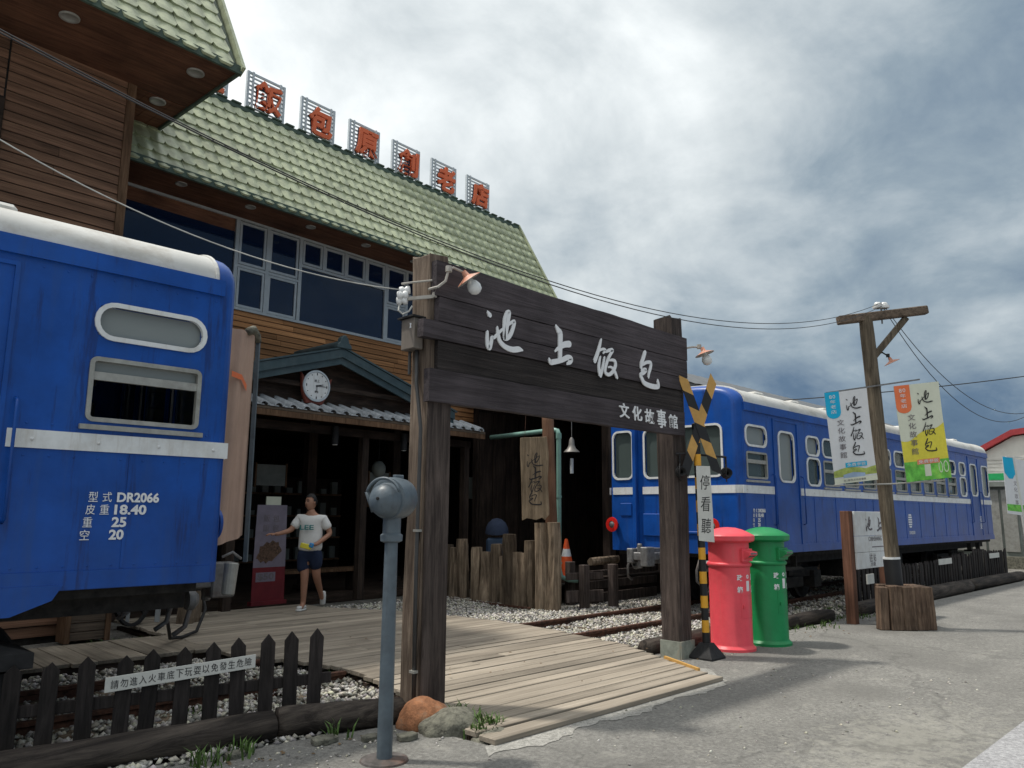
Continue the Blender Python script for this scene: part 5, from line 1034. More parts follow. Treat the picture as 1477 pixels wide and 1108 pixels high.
# ------------------------------------------------------------------ post boxes
def postbox(x, y_, m, label, rz):
    t_ = thing('post_box', (0, 0, 0), label, 'post box', 'old pillar post boxes')
    b = MB(); b.lathe([(0, 0), (.285, 0), (.285, .03), (.265, .05), (.255, .06), (.25, .07), (.247, .98), (.258, .985), (.268, 1.0), (.268, 1.015), (.258, 1.03), (.246, 1.035), (.245, 1.27), (.25, 1.275), (0, 1.275)], (0, 0, 0), 48); b.build('body', M_[m], t_, smooth=True, auto=35)
    b = MB(); b.lathe([(.25, 1.27), (.30, 1.285), (.315, 1.30), (.318, 1.35), (.31, 1.362), (.25, 1.395), (.17, 1.43), (.09, 1.45), (0, 1.456)], (0, 0, 0), 48); b.build('cap', M_[m], t_, smooth=True, auto=35)
    fp = face((0, -.245, 0), (1, 0, 0), (0, 0, 1)); b = MB()
    b.prism([(-.11, 1.05), (.11, 1.05), (.11, 1.20), (-.11, 1.20)], -.04, .02, fp)
    b.add([(-.10, -.26, 1.07), (.10, -.26, 1.07), (.10, -.26, 1.18), (-.10, -.26, 1.18), (-.085, -.35, 1.13), (.085, -.35, 1.13), (.085, -.35, 1.165), (-.085, -.35, 1.165)], [(0, 1, 5, 4), (4, 5, 6, 7), (7, 6, 2, 3), (0, 4, 7, 3), (1, 2, 6, 5)])
    h = b.build('letter_slot_hood', M_[m], t_, bevel=.006); b = MB(); b.add([(-.07, -.337, 1.118), (.07, -.337, 1.118), (.07, -.304, 1.10), (-.07, -.304, 1.10)], [(0, 1, 2, 3)]); b.add([(-.07, -.351, 1.136), (.07, -.351, 1.136), (.07, -.351, 1.156), (-.07, -.351, 1.156)], [(0, 1, 2, 3)]); b.build('slot', M_['steel'], h)
    cyl_ = lambda x, y_, z=0: Vector(((.247+z)*sin(x/.247), -(.247+z)*cos(x/.247), y_))
    b = MB(); 
    for ch, a, z in (('政', -.125, .86), ('箱', -.125, .72)): text(b, ch, cyl_, a, z, .075, .075, .002, .002, off=.03)
    for ch, a, z in (('郵', .125, .86), ('信', .125, .72)): text(b, ch, cyl_, a, z, .075, .075, .002, .002, off=.03)
    ring(b, -.012, .012, .87-.012, .87+.012, .012, .012, cyl_, 0, .003)
    b.build('lettering', M_['letter'], t_)
    b = MB(); b.prism([(-.028, .70), (.028, .70), (.028, .82), (-.028, .82)], 0, .003, cyl_); b.build('notice_plate', M_['letter'], t_)
    b = MB()
    for r_ in ((-.12, .12, .39, .396), (-.12, .12, .654, .66), (-.12, -.114, .396, .654), (.114, .12, .396, .654)):
        for k in range(6): a0 = r_[0]+(r_[1]-r_[0])*k/6; a1 = r_[0]+(r_[1]-r_[0])*(k+1)/6; b.prism([(a0, r_[2]), (a1, r_[2]), (a1, r_[3]), (a0, r_[3])], -.001, .004, cyl_)
    b.prism([(-.09, .5), (-.07, .5), (-.07, .54), (-.09, .54)], 0, .012, cyl_); b.build('door_panel', M_[m], t_)
    t_.location = (x, y_, 0); t_.rotation_euler = (0, 0, rz); return t_
postbox(8.80, 4.98, 'post_pink', 'coral red pillar post box beside the right gate post', R(-3))
postbox(9.50, 4.86, 'post_green', 'green pillar post box standing right of the coral red one', R(-3))

# ------------------------------------------------------------------ level crossing post
cp = thing('crossing_post', (8.0, 4.86, 0), 'black and yellow level crossing post with crossbuck between gate and post boxes', 'crossing sign')
b = MB(); b.add([(x*s, y_*s, z) for z, s in ((.0, .15), (.02, .15), (.17, .06)) for x, y_ in ((-1, -1), (1, -1), (1, 1), (-1, 1))], [(0, 1, 5, 4), (1, 2, 6, 5), (2, 3, 7, 6), (3, 0, 4, 7), (4, 5, 9, 8), (5, 6, 10, 9), (6, 7, 11, 10), (7, 4, 8, 11), (8, 9, 10, 11)], lambda x, y_, z: (8.02+x, 4.86+y_, z))
b.build('base', M_['black'], cp)
z = .15; k = 0; Tp = lambda z: Vector((8.02-.03*z/2.8, 4.86+.03*z/2.8, z))
while z < 2.62:
    z1 = min(z+.135, 2.64); b = MB(); b.cyl(Tp(z), Tp(z1), .042, n=16, cap=False); b.build('yellow_stripe' if k % 2 else 'black_stripe', M_['yellow' if k % 2 else 'stripeblack'], cp, smooth=True); z = z1; k += 1
b = MB(); b.lathe([(.05, 0), (.05, .05), (.02, .07), (0, .07)], Tp(2.62), 14); b.build('pole_cap', M_['stripeblack'], cp)
cfc = Tp(2.69); CFf = face((cfc.x, cfc.y-.05, cfc.z-.03), (.86, -.51, 0), (0, 0, 1))
for sgn in (1, -1):
    a = R(70)*sgn; dx, dy = cos(a), sin(a); nx, ny = -dy, dx; hw = .056; Lh = .60
    for k in range(6):
        t0 = -Lh+k*Lh/3; t1 = t0+Lh/3; o_ = .05; b = MB(); dd = .0 if sgn > 0 else .006
        b.prism([(dx*(t0-o_)+nx*-hw, dy*(t0-o_)-ny*hw), (dx*(t1-o_)-nx*hw, dy*(t1-o_)-ny*hw), (dx*(t1+o_)+nx*hw, dy*(t1+o_)+ny*hw), (dx*(t0+o_)+nx*hw, dy*(t0+o_)+ny*hw)], dd, dd+.006, CFf)
        blk = (k % 2 == 0) if sgn > 0 else (k % 2 == 1)
        b.build('crossbuck_black' if blk else 'crossbuck_yellow', M_['stripeblack' if blk else 'tan'], cp)
b = MB(); b.prism([(-.085, -.42), (.115, -.44), (.09, .44), (-.09, .44)], 0, .008, face((Tp(1.72).x, Tp(1.72).y-.06, 1.73), (.86, -.51, 0), (0, 0, 1))); pl_ = b.build('notice_board', M_['cream'], cp, bevel=.003)
b = MB(); fb = face((Tp(1.72).x, Tp(1.72).y-.068, 1.73), (.86, -.51, 0), (0, 0, 1))
for ch, z in (('停', .25), ('看', .0), ('聽', -.25)): text(b, ch, fb, .01, z, .12, .17, .002, .001, skew=.1)
b.build('notice_lettering', M_['ink'], pl_)
b = MB(); b.tube([(7.75, 5.02, 2.31), (8.0, 4.90, 2.31), (8.35, 4.72, 2.29)], .014, 7); b.build('bell_arm', M_['black'], cp)
for sx in ((7.80, 5.0, 2.1), (8.36, 4.72, 2.1)):
    b = MB(); b.cyl((sx[0], sx[1], 2.30), (sx[0], sx[1], 2.17), .012, n=8); b.lathe([(.02, -.04), (.06, -.035), (.072, 0), (.06, .02), (.02, .03)], sx, 18, (-.6, -.75, 0)); b.lathe([(.03, .03), (.05, .05), (.052, .07), (.048, .07), (.025, .04)], sx, 18, (-.6, -.75, 0)); b.tube([(sx[0]+.09*cos(k*pi/6), sx[1]+.05*cos(k*pi/6), sx[2]+.10*sin(k*pi/6)) for k in range(13)], .007, 5); b.build('warning_lamp', M_['black'], cp, smooth=True, auto=40)

# ------------------------------------------------------------------ roadside pole with banners
up_ = thing('utility_pole', (12.1, 4.3, 0), 'weathered wooden pole with a crossarm and brace rising from a box of sleepers', 'pole')
da = Vector((.7071, -.7071, 0)); PB = lambda s, z, d=0: Vector((12.1, 4.35, 0))+da*s+Vector((0, 0, z))+Vector((-.7071, -.7071, 0))*d
b = MB(); lumpy(b, PB(.20, .3), PB(.02, 4.66), .105, 14, 16, .05, 4)
b.build('shaft', M_['polew'], up_)
b = MB(); b.bar(PB(-.42, 4.60, .02), PB(.98, 4.78, .02), .13, .13); b.build('crossarm', M_['armw'], up_, bevel=.015)
b = MB(); b.bar(PB(.10, 4.02, .0), PB(.66, 4.66, .0), .08, .09); b.build('brace', M_['polew'], up_, bevel=.01)
b = MB(); b.cyl(PB(.18, .42), PB(.155, .98), .118, n=20); b.build('rubber_sleeve', M_['stripeblack'], up_, smooth=True, auto=40); b = MB(); b.cyl(PB(.155, .98), PB(.154, 1.01), .12, n=20); b.build('sleeve_band', M_['white'], up_)
b = MB(); b.tube([PB(.13, 3.545, .11), PB(.13, 3.55, -.11)], .01, 6); b.bar(PB(-.72, 3.44, .13), PB(.72, 3.66, .13), .022, .022); b.build('banner_rod', M_['steel'], up_)
b = MB(); b.tube([PB(-.68, 2.05, .12), PB(.2, 2.08, .14), PB(.98, 2.14, .12)], .012, 6); b.build('lower_rod', M_['alu'], up_)
for s_, lb in ((.28, 'white porcelain insulator on the crossarm'),):
    t_ = thing('porcelain_insulator', PB(s_, 4.78), lb, 'insulator'); b = MB(); b.cyl(PB(s_, 4.56), PB(s_, 4.86), .012, n=8); b.build('pin', M_['steel'], t_)
    b = MB(); b.lathe([(.04, 0), (.075, .01), (.08, .045), (.045, .06), (.055, .075), (.04, .10), (0, .11)], PB(s_-.05, 4.80), 18); b.lathe([(.04, 0), (.075, .01), (.08, .045), (.045, .06), (.055, .075), (.04, .10), (0, .11)], PB(s_+.05, 4.80), 18); b.build('porcelain', M_['bulb'], t_, smooth=True, auto=40)
lamp('gooseneck_lamp', PB(.12, 4.1), [PB(.1, 4.09), PB(.25, 4.10), PB(.33, 4.05), PB(.36, 4.0)], PB(.37, 3.98), (.25, -.3, -.85), .12, 'small orange enamel lamp on the roadside pole above the banners', 'enamel lamps', bulb=False, armm='black')
bxs = [(-.27, .11, .58), (-.07, .2, .62), (.13, .18, .60), (.31, .14, .61), (.44, .1, .58)]
bx = thing('sleeper_box', PB(.18, 0), 'box of upright old sleepers round the foot of the roadside pole', 'planter')
for i, (s_, wd, h_) in enumerate(((-.24, .13, .60), (-.08, .18, .62), (.10, .18, .61), (.27, .15, .61), (.41, .13, .60))):
    b = MB(); rg = random.Random(i); c = PB(s_+.12, 0, .20+.03*sin(i)); n = 7; vs = []; fs = []
    for k in range(n+1):
        z = h_*k/n; ww = wd/2*(1.04-.06*k/n+rg.uniform(-.02, .02)); dp = .08+rg.uniform(-.006, .006); ofs = .05*(s_/.5)*(1-k/n)*.6
        for a, e in ((-ww, -dp), (ww, -dp), (ww, dp), (-ww, dp)): vs.append(c+da*(a+ofs)+Vector((-.7071, -.7071, 0))*e+Vector((0, 0, z)))
    for k in range(n):
        for j in range(4): fs.append((4*k+j, 4*k+(j+1) % 4, 4*k+4+(j+1) % 4, 4*k+4+j))
    fs += [(0, 1, 2, 3), (4*n+3, 4*n+2, 4*n+1, 4*n)]; b.add(vs, fs); b.build('sleeper', M_['box'], bx, center=True, bevel=.012)
for i, (s_, d) in enumerate(((.54, -.06), (.52, -.22), (.1, -.26), (.32, -.26))): b = MB(); b.ob(PB(s_, .30, d), (.17, .15, .60), tuple(da)); b.build('sleeper', M_['box'], bx, center=True, bevel=.012)

def banner(s0, s1, zt, zb, dd, base, tabm, label, land, slope, lean):
    t_ = thing('banner', PB((s0+s1)/2, zb), label, 'banner', 'hanging banners of the restaurant')
    H = zt-zb; W_ = s1-s0
    def F(u, v, d=0): # u 0..1 across, v 0..1 from the top
        x = s0+u*W_+lean*v; z = zt+slope*u-v*H; return PB(x, z, dd+d+.035*sin(u*5+v*2.2)*v+.02*sin(u*11+1)*v)
    def grid(mb, poly_u0, u1, v0, v1, d, nu=8, nv=14):
        for i in range(nu):
            for j in range(nv):
                a0, a1 = poly_u0+(u1-poly_u0)*i/nu, poly_u0+(u1-poly_u0)*(i+1)/nu; b0, b1 = v0+(v1-v0)*j/nv, v0+(v1-v0)*(j+1)/nv
                mb.add([(a0, b0, d), (a1, b0, d), (a1, b1, d), (a0, b1, d)], [(0, 1, 2, 3)], F)
    b = MB(); grid(b, 0, 1, 0, 1, 0, 10, 18); grid(b, 0, 1, 0, 1, -.004, 10, 18); b.build('cloth', M_[base], t_, smooth=True)
    def patch(name, m, top, bot, d=.004, u0=0, u1=1, n=14):
        b = MB()
        for i in range(n):
            a0, a1 = u0+(u1-u0)*i/n, u0+(u1-u0)*(i+1)/n
            for j in range(4):
                q0 = lambda a: top(a)+(bot(a)-top(a))*j/4; q1 = lambda a: top(a)+(bot(a)-top(a))*(j+1)/4
                b.add([(a0, q0(a0), d), (a1, q0(a1), d), (a1, q1(a1), d), (a0, q1(a0), d)], [(0, 1, 2, 3)], F)
        b.build(name, M_[m], t_)
    patch('corner_tab', tabm, lambda u: 0.0, lambda u: .235+.06*sqrt(max(0, 1-((u-.17)/.17)**2)), .004, .0, .34)
    if land == 'stream':
        patch('printed_meadow', 'boli', lambda u: .865-.03*abs(sin(u*4)), lambda u: .93, .004); patch('printed_stream', 'water', lambda u: .89+.04*abs(u-.5)*2, lambda u: .945, .006, .25, .75); patch('printed_foot', 'bcream', lambda u: .945, lambda u: 1, .006)
    else:
        patch('printed_field', 'byellow', lambda u: .58-.16*u**1.5+.02*sin(u*9), lambda u: .82, .004); patch('printed_grass', 'bgreen', lambda u: .80, lambda u: 1, .006); patch('printed_path', 'bcream', lambda u: .84, lambda u: .96, .008, .48, .60, 3)
        b = MB(); 
        for cx_, r_ in ((.82, .045), (.93, .05)):
            for k in range(12): a = 2*pi*k/12; a2 = 2*pi*(k+1)/12; b.add([(cx_+r_*cos(a), .88+.06*sin(a), .008), (cx_+r_*cos(a2), .88+.06*sin(a2), .008), (cx_+r_*.7*cos(a2), .88+.05*sin(a2), .008), (cx_+r_*.7*cos(a), .88+.05*sin(a), .008)], [(0, 1, 2, 3)], F)
        b.build('printed_ring', M_['bcream'], t_)
    patch('caption_patch', 'cyan' if land == 'stream' else 'bsalmon', lambda u: .785, lambda u: .835, .008, .33, .82)
    ff = lambda x, y_, z=0: F(x/W_, -y_/H, z)
    b = MB(); text(b, '免費參觀', ff, .575*W_, -.81*H, .42*W_, .036*H, .001, .010); b.build('caption_print', M_['white'], t_); b = MB()
    for i, ch in enumerate('80年老店'): text(b, ch, ff, (.17 if ch not in '80' else (.13 if ch == '8' else .21))*W_, -(.055+.055*max(0, i-1))*H, (.13 if ch not in '80' else .06)*W_, .040*H, .001, .007)
    b.build('white_print', M_['white'], t_)
    b = MB()
    for i, k_ in enumerate(('chi', 'shang', 'fan', 'bao')): brush(b, k_, ff, .66*W_, -(.15+.165*i)*H, .50, .001, .008, .62)
    b.build('brush_print', M_['ink'], t_)
    b = MB()
    for i, ch in enumerate('文化故事館'): text(b, ch, ff, .30*W_, -(.345+.088*i)*H, .17*W_, .066*H, .001, .010)
    if land == 'stream': text(b, '池上飯包文化故事館', ff, .5*W_, -.972*H, .5*W_, .022*H, .001, .009)
    b.build('small_print', M_['inksoft'], t_)
    return t_
banner(-.75, -.10, 3.44, 2.06, .14, 'bwhite', 'cyan', 'white banner with a cyan corner tab left of the roadside pole', 'stream', .08, .06)
banner(.31, 1.0, 3.55, 2.10, .14, 'bcream', 'borange', 'yellow and green banner with an orange corner tab right of the roadside pole', 'field', .08, .06)
# third banner on a steel pole at the frame's edge
t_ = thing('banner_pole', (24.4, 4.7, 0), 'thin pale post at the right edge carrying a cyan tabbed banner', 'pole'); b = MB(); b.cyl((24.6, 5.0, 0), (24.2, 5.1, 3.2), .05, .04, 10); b.bar((23.9, 5.2, 3.2), (25.8, 4.6, 3.2), .03); b.build('shaft', M_['cream'], t_)
t2 = thing('banner', (24.6, 4.95, 1.6), 'white banner with a cyan tab cut by the right edge of the view', 'banner', 'hanging banners of the restaurant')
g3 = face((23.75, 5.25, 0), (.95, -.31, 0), (0, 0, 1)); b = MB(); b.prism([(0, 1.7), (1.4, 1.6), (1.4, 3.1), (0, 3.2)], 0, .01, g3); b.build('cloth', M_['bwhite'], t2)
b = MB(); b.prism([(.0, 3.2), (.5, 3.17), (.5, 2.75), (.36, 2.62), (.2, 2.62), (.03, 2.78)], .011, .014, g3); b.build('corner_tab', M_['cyan'], t2); b = MB(); b.prism([(.0, 1.95), (1.4, 1.9), (1.4, 1.7), (0, 1.78)], .011, .014, g3); b.build('printed_meadow', M_['bgreen'], t2)
b = MB()
for i, ch in enumerate('文化故事'): text(b, ch, g3, .45, 2.5-i*.17, .15, .13, .001, .011)
b.build('small_print', M_['inksoft'], t2)

# white board with brown posts
wb = thing('notice_board', (12.7, 4.85, 0), 'white notice board on brown timber posts behind the roadside pole', 'sign')
for a in (12.17, 13.62): b = MB(); b.box(a-.07, a+.07, 4.78, 4.92, -.02, 1.68); b.build('post', wood('brown_sign_post', (.14, .065, .04), (.26, .13, .085), 'z', rv=.05), wb, bevel=.006)
WBf = face((0, 4.77, 0), (1, 0, 0), (0, 0, 1))
for z0, z1 in ((1.30, 1.675), (1.05, 1.295), (.80, 1.045)): b = MB(); b.box(12.22, 13.62, 4.745, 4.775, z0, z1); b.build('panel_board', M_['white'], wb, bevel=.004)
WBf = face((0, 4.744, 0), (1, 0, 0), (0, 0, 1)); b = MB(); brush(b, 'chi', WBf, 12.78, 1.48, .55, .001, .002, .9); brush(b, 'shang', WBf, 13.2, 1.48, .55, .001, .002, .9); text(b, 'CHIHSHANG', WBf, 13.0, 1.25, .55, .07, .001, .002)
b.prism([(12.85, 1.115), (13.5, 1.115), (13.5, 1.13), (12.85, 1.13)], 0, .002, WBf); text(b, '往', WBf, 12.78, .96, .13, .13, .001, .002); text(b, '站', WBf, 12.93, .96, .1, .13, .001, .002); text(b, '台東', WBf, 12.86, .86, .2, .07, .001, .002); b.build('lettering', M_['inksoft'], wb)
b = MB(); b.box(12.72, 13.0, 4.80, 4.82, .55, .70); b.build('small_plate', M_['cream'], wb)

# ------------------------------------------------------------------ kerb logs and picket fences
def klog(pts, r, label, seed):
    t_ = thing('kerb_log', pts[0], label, 'log', 'logs laid as a kerb')
    for i, (a, c) in enumerate(zip(pts, pts[1:])): b = MB(); lumpy(b, a, c, r*random.Random(seed+i).uniform(.92, 1.08), 16, 14, .13, seed+i); o = b.build('log_piece', M_['log'], t_, smooth=True, center=True)
klog([(-1.5, 5.62, .06), (.8, 5.58, .08), (2.95, 5.38, .09)], .115, 'long black weathered log in front of the left picket fence', 3)
klog([(2.98, 5.37, .09), (3.92, 5.12, .08)], .105, 'short black log between the picket fence and the left gate post', 8)
klog([(7.75, 5.52, .05), (9.3, 5.50, .06), (11.2, 5.33, .07), (12.35, 5.28, .06)], .11, 'dark log kerb behind the two post boxes', 12)
klog([(13.2, 5.22, .08), (16.2, 5.25, .09), (19.6, 5.22, .09), (24.0, 5.15, .09)], .14, 'dark log kerb in front of the far picket fence', 16)
pm = MB(); w_, h_ = .052, 1.0
pm.prism([(-w_, 0), (w_, 0), (w_, .91), (0, 1.0), (-w_, .91)], -.012, .012, lambda a, c, d: (a, d, c)); o = pm.build('x', M_['picket'], bevel=.004); pme = o.data; bpy.data.objects.remove(o)
fa_ = thing('picket_fence', (2.4, 5.7, 0), 'low black picket fence at the lower left carrying a white warning plate', 'fence', 'low black picket fences')
A = Vector((1.4, 6.05, 0)); dF = Vector((.959, -.283, 0)); ang = math.atan2(dF.y, dF.x)
for s, h in ((-1.2, .6), (-.95, .6), (-.7, .59), (-.45, .6), (-.2, .6), (.03, .60), (.24, .60), (.47, .62), (.69, .61), (.85, .64), (1.07, .64), (1.27, .66), (1.46, .68), (1.66, .69), (1.84, .70), (2.02, .71)):
    inst('picket', pme, Matrix.Translation(A+dF*s-Vector((0, 0, .03))) @ Matrix.Rotation(ang, 4, 'Z') @ Matrix.Rotation(rd.uniform(-.03, .03), 4, 'Y') @ Matrix.Diagonal((1, 1, h+.03, 1)), fa_)
b = MB(); b.bar(A+dF*-1.3+Vector((.02, .03, .27)), A+dF*2.15+Vector((.02, .03, .33)), .03, .08); b.build('rail', M_['picket'], fa_, bevel=.004)
np_ = face(A+dF*.58+Vector((-.01, -.025, .43)), dF, (0, 0, 1)); b = MB(); b.prism([(0, -.055), (.99, .03), (.99, .125), (0, .045)], .0, .008, np_); wp = thing('warning_plate', A+dF*1.08+Vector((0, 0, .45)), 'long white warning plate across the pickets of the left fence', 'sign'); b.build('plate', M_['cream'], wp, bevel=.002)
b = MB()
for i, ch in enumerate('請勿進入火車底下玩耍以免發生危險'): text(b, ch, np_, .06+i*.0585, -.002+i*.0052, .048, .056, .001, .009)
b.build('lettering', M_['ink'], wp)
fb_ = thing('picket_fence', (19, 5.5, 0), 'long black picket fence along the far end of the right railcar', 'fence', 'low black picket fences')
x = 13.6
while x < 24.2:
    inst('picket', pme, Matrix.Translation((x, 5.48+rd.uniform(-.01, .01), -.02)) @ Matrix.Rotation(rd.uniform(-.04, .04), 4, 'Y') @ Matrix.Diagonal((1.15, 1.2, .74+.05*sin(x)+rd.uniform(-.02, .02)+(.1 if x > 21 else 0), 1)), fb_); x += .185
b = MB(); b.box(13.5, 24.3, 5.50, 5.53, .30, .38); b.build('rail', M_['picket'], fb_)
for x, lb in ((18.9, 'small white plate in the middle of the far picket fence'), (22.9, 'small white plate at the right end of the far picket fence'), ): b = MB(); b.box(x-.45, x+.45, 5.44, 5.455, .58, .70); tag(b.build('warning_plate', M_['cream']), lb, 'sign')

# ------------------------------------------------------------------ palisade of stumps, pole, pipe
st_ = [(10.02, 11.55, .10, .95), (10.0, 11.28, .12, 1.12), (10.08, 11.0, .09, .80), (9.98, 10.86, .10, .98), (10.04, 10.66, .13, .90), (10.05, 10.42, .12, 1.05), (10.06, 10.2, .10, .84), (10.0, 10.02, .14, 1.24), (9.98, 9.82, .09, .93), (10.02, 9.66, .09, .92), (10.0, 9.48, .11, 1.14), (10.02, 9.26, .12, 1.45), (10.12, 9.08, .13, 1.46), (10.05, 11.8, .12, 1.0), (10.05, 12.05, .12, .9)]
desc = ['slim pale', 'tall dark square', 'short dark', 'pale flared', 'wide dark', 'dark split', 'short grey', 'tallest yellowish square', 'narrow cracked', 'narrow leaning', 'smooth tan', 'tall rough', 'tall corner', 'half hidden', 'hindmost']
for i, (x, y_, r, h) in enumerate(st_):
    b = MB(); lumpy(b, (x, y_, -.05), (x+rd.uniform(-.02, .02), y_+rd.uniform(-.02, .02), h), r, 12, 8, .2, i+50); o = b.build('stump', M_['stump'], center=True); tag(o, '%s timber stump of the palisade, number of stumps to its right: %d' % (desc[i], 0) if False else '%s timber stump in the palisade behind the gateway' % desc[i], 'stump', 'upright stumps forming a palisade')
b = MB(); lumpy(b, (10.30, 9.22, 0), (10.22, 9.32, 3.5), .11, 14, 14, .08, 99); o = b.build('timber_post', wood('reddish_debarked_post', (.15, .075, .045), (.28, .16, .10), 'z', rv=.1, grain=20), smooth=True); tag(o, 'reddish round post standing at the right end of the stump palisade', 'post')
hp = thing('hanging_plank', (9.9, 9.2, 1.5), 'vertical driftwood plank with brushed characters hanging beside the reddish post', 'sign')
HF = face((9.50, 9.32, 0), (.78, -.62, 0), (0, 0, 1)); b = MB(); b.prism([(.02, 2.90), (.48, 2.93), (.52, 2.6), (.50, 2.2), (.53, 1.6), (.45, 1.50), (.40, 1.54), (.3, 1.50), (.14, 1.53), (.06, 1.49), (.04, 2.2), (.02, 2.7)], 0, .05, HF); b.build('plank', M_['plank'], hp, bevel=.006)
b = MB()
for i, k_ in enumerate(('chi', 'shang', 'fan', 'bao')): brush(b, k_, lambda x, y_, z=0: HF(x, y_, z+.05), .28, 2.52-i*.215, .62, .002, .002, .55)
b.build('brush_letter', M_['ink'], hp); b = MB(); b.tube([HF(.1, 2.9, .02), HF(.12, 3.4, .02)], .004, 5); b.build('hanger', M_['rust'], hp)
gp = thing('downpipe', (10.7, 9.6, .3), 'pale green drain pipe running along and down beside the reddish post', 'pipe')
b = MB(); pts = [(10.80, 11.4, 3.14), (10.8, 10.2, 3.16), (10.8, 9.66, 3.17), (10.8, 9.58, 3.15), (10.80, 9.55, 3.08)]+[(10.80, 9.55-.0*k, 3.0-k*.5) for k in range(0, 5)]+[(10.80, 9.55, .62), (10.82, 9.52, .48), (10.92, 9.42, .42), (11.05, 9.32, .41)]; b.tube(pts, .045, 12); b.build('pipe', M_['pipe'], gp, smooth=True)
b = MB(); 
for z in (1.9, .7): b.cyl((10.8, 9.55, z), (10.8, 9.55, z+.04), .055, n=14)
b.cyl((10.8, 9.55, 3.0), (10.8, 9.55, 3.1), .054, n=14); b.build('pipe_collar', M_['pipe'], gp)
rc_ = thing('rain_chain', (8.45, 10.0, .8), 'thin brass rain chain of small cups hanging left of the palisade', 'rain chain')
cc = [MB() for _ in range(1)]
for k in range(15): b = MB(); z = 2.82-k*.145; b.lathe([(.006, -.02), (.028, .03), (.03, .035)], (9.45, 11.25, z), 10); b.build('cup', M_['alu'], rc_)
b = MB(); b.tube([(9.45, 11.25, 3.1), (9.45, 11.25, .6)], .003, 4); b.build('link', M_['rust'], rc_)
rc_.location = rc_.location
lf = thing('low_fence', (11.2, 8.9, 0), 'low dark timber rail fence between the palisade and the railcar', 'fence')
for x, y_ in ((10.55, 8.75), (11.1, 8.55), (11.05, 9.5)): b = MB(); b.box(x-.07, x+.07, y_-.07, y_+.07, -.03, .74); b.build('post', M_['gatev'], lf, bevel=.01)
for z0, z1, th in ((.48, .60, .05), (.10, .30, .05)): b = MB(); b.bar((10.3, 8.95, (z0+z1)/2), (11.0, 8.70, (z0+z1)/2), th, z1-z0); b.build('plank', M_['gatev'], lf, bevel=.006)
for z0, z1 in ((.02, .2), (.28, .42), (.5, .6)): b = MB(); b.bar((11.05, 8.62, (z0+z1)/2), (11.1, 6.2, (z0+z1)/2), .05, z1-z0) if z0 < .01 else b.bar((10.9, 9.0, (z0+z1)/2), (13.2, 9.1, (z0+z1)/2), .05, z1-z0); b.build('plank', M_['gatev'], lf, bevel=.006)
b = MB(); lumpy(b, (10.75, 8.78, .78), (11.5, 8.75, .80), .07, 12, 6, .1, 5); b.build('top_log', M_['stump'], lf)
tc_ = thing('traffic_cone', (11.3, 9.75, .3), 'orange traffic cone with a white band behind the green drain pipe', 'cone')
b = MB(); b.lathe([(.17, 0), (.145, .1), (.095, .36)], (11.35, 9.85, .45), 20); b.lathe([(.065, .50), (.03, .68), (.0, .69)], (11.35, 9.85, .45), 20); b.box(11.15, 11.55, 9.65, 10.05, .42, .46); b.build('cone_body', M_['cone'], tc_, smooth=True, auto=40); b = MB(); b.lathe([(.095, .36), (.065, .50)], (11.35, 9.85, .45), 20); b.build('white_band', M_['white'], tc_, smooth=True)
t_ = thing('platform', (12, 10.5, 0), 'low dark platform behind the traffic cone', 'platform'); b = MB(); b.box(10.9, 14.5, 9.45, 12, .36, .42); b.build('top', M_['dkwoodx'], t_); b = MB(); b.box(10.95, 14.4, 9.5, 9.55, 0, .36); b.build('front', M_['dkwoodx'], t_)
pl2 = thing('pendant_lamp', (11.7, 10, 3.3), 'bell-shaped pendant lamp hanging in the dark left of the right railcar', 'lamp')
b = MB(); b.tube([(11.7, 10.0, 3.62), (11.7, 10.0, 3.0)], .008, 6); b.build('cord', M_['steel'], pl2); b = MB(); b.lathe([(.02, .30), (.05, .25), (.06, .15), (.09, .08), (.15, .02), (.16, 0), (.14, 0), (.08, .07), (.04, .14)], (11.7, 10.0, 2.82), 24); b.build('lamp_shade', pmat('dull_pewter', (.20, .19, .18), .5, metal=.4), pl2, smooth=True, auto=50); b = MB(); b.cyl((11.7, 10, 2.7), (11.7, 10, 2.4), .035, n=12); b.build('glass_tube', M_['galv'], pl2)
dw = thing('dark_annex', (14, 12.6, 0), 'dark timber annex of the hall between the stump palisade and the railcar', 'building')
b = MB(); b.box(11.8, 24, 12.9, 13.05, -.05, 4.4); b.box(23.85, 24, 9.9, 12.9, -.05, 4.4); b.build('wall', M_['dkwood'], dw)
b = MB(); b.box(11.6, 24.1, 9.55, 13.1, 4.0, 4.12); b.build('roof', M_['dkwoodx'], dw)
for x in (12.6, 15.2, 18): b = MB(); b.box(x-.09, x+.09, 9.7, 9.88, -.05, 4.0); b.build('post', M_['dkwood'], dw)
for k in range(14): b = MB(); b.box(11.85+k*.42, 12.24+k*.42, 12.86, 12.9, .1, 3.9); b.build('wall_board', M_['dkwood'], dw)
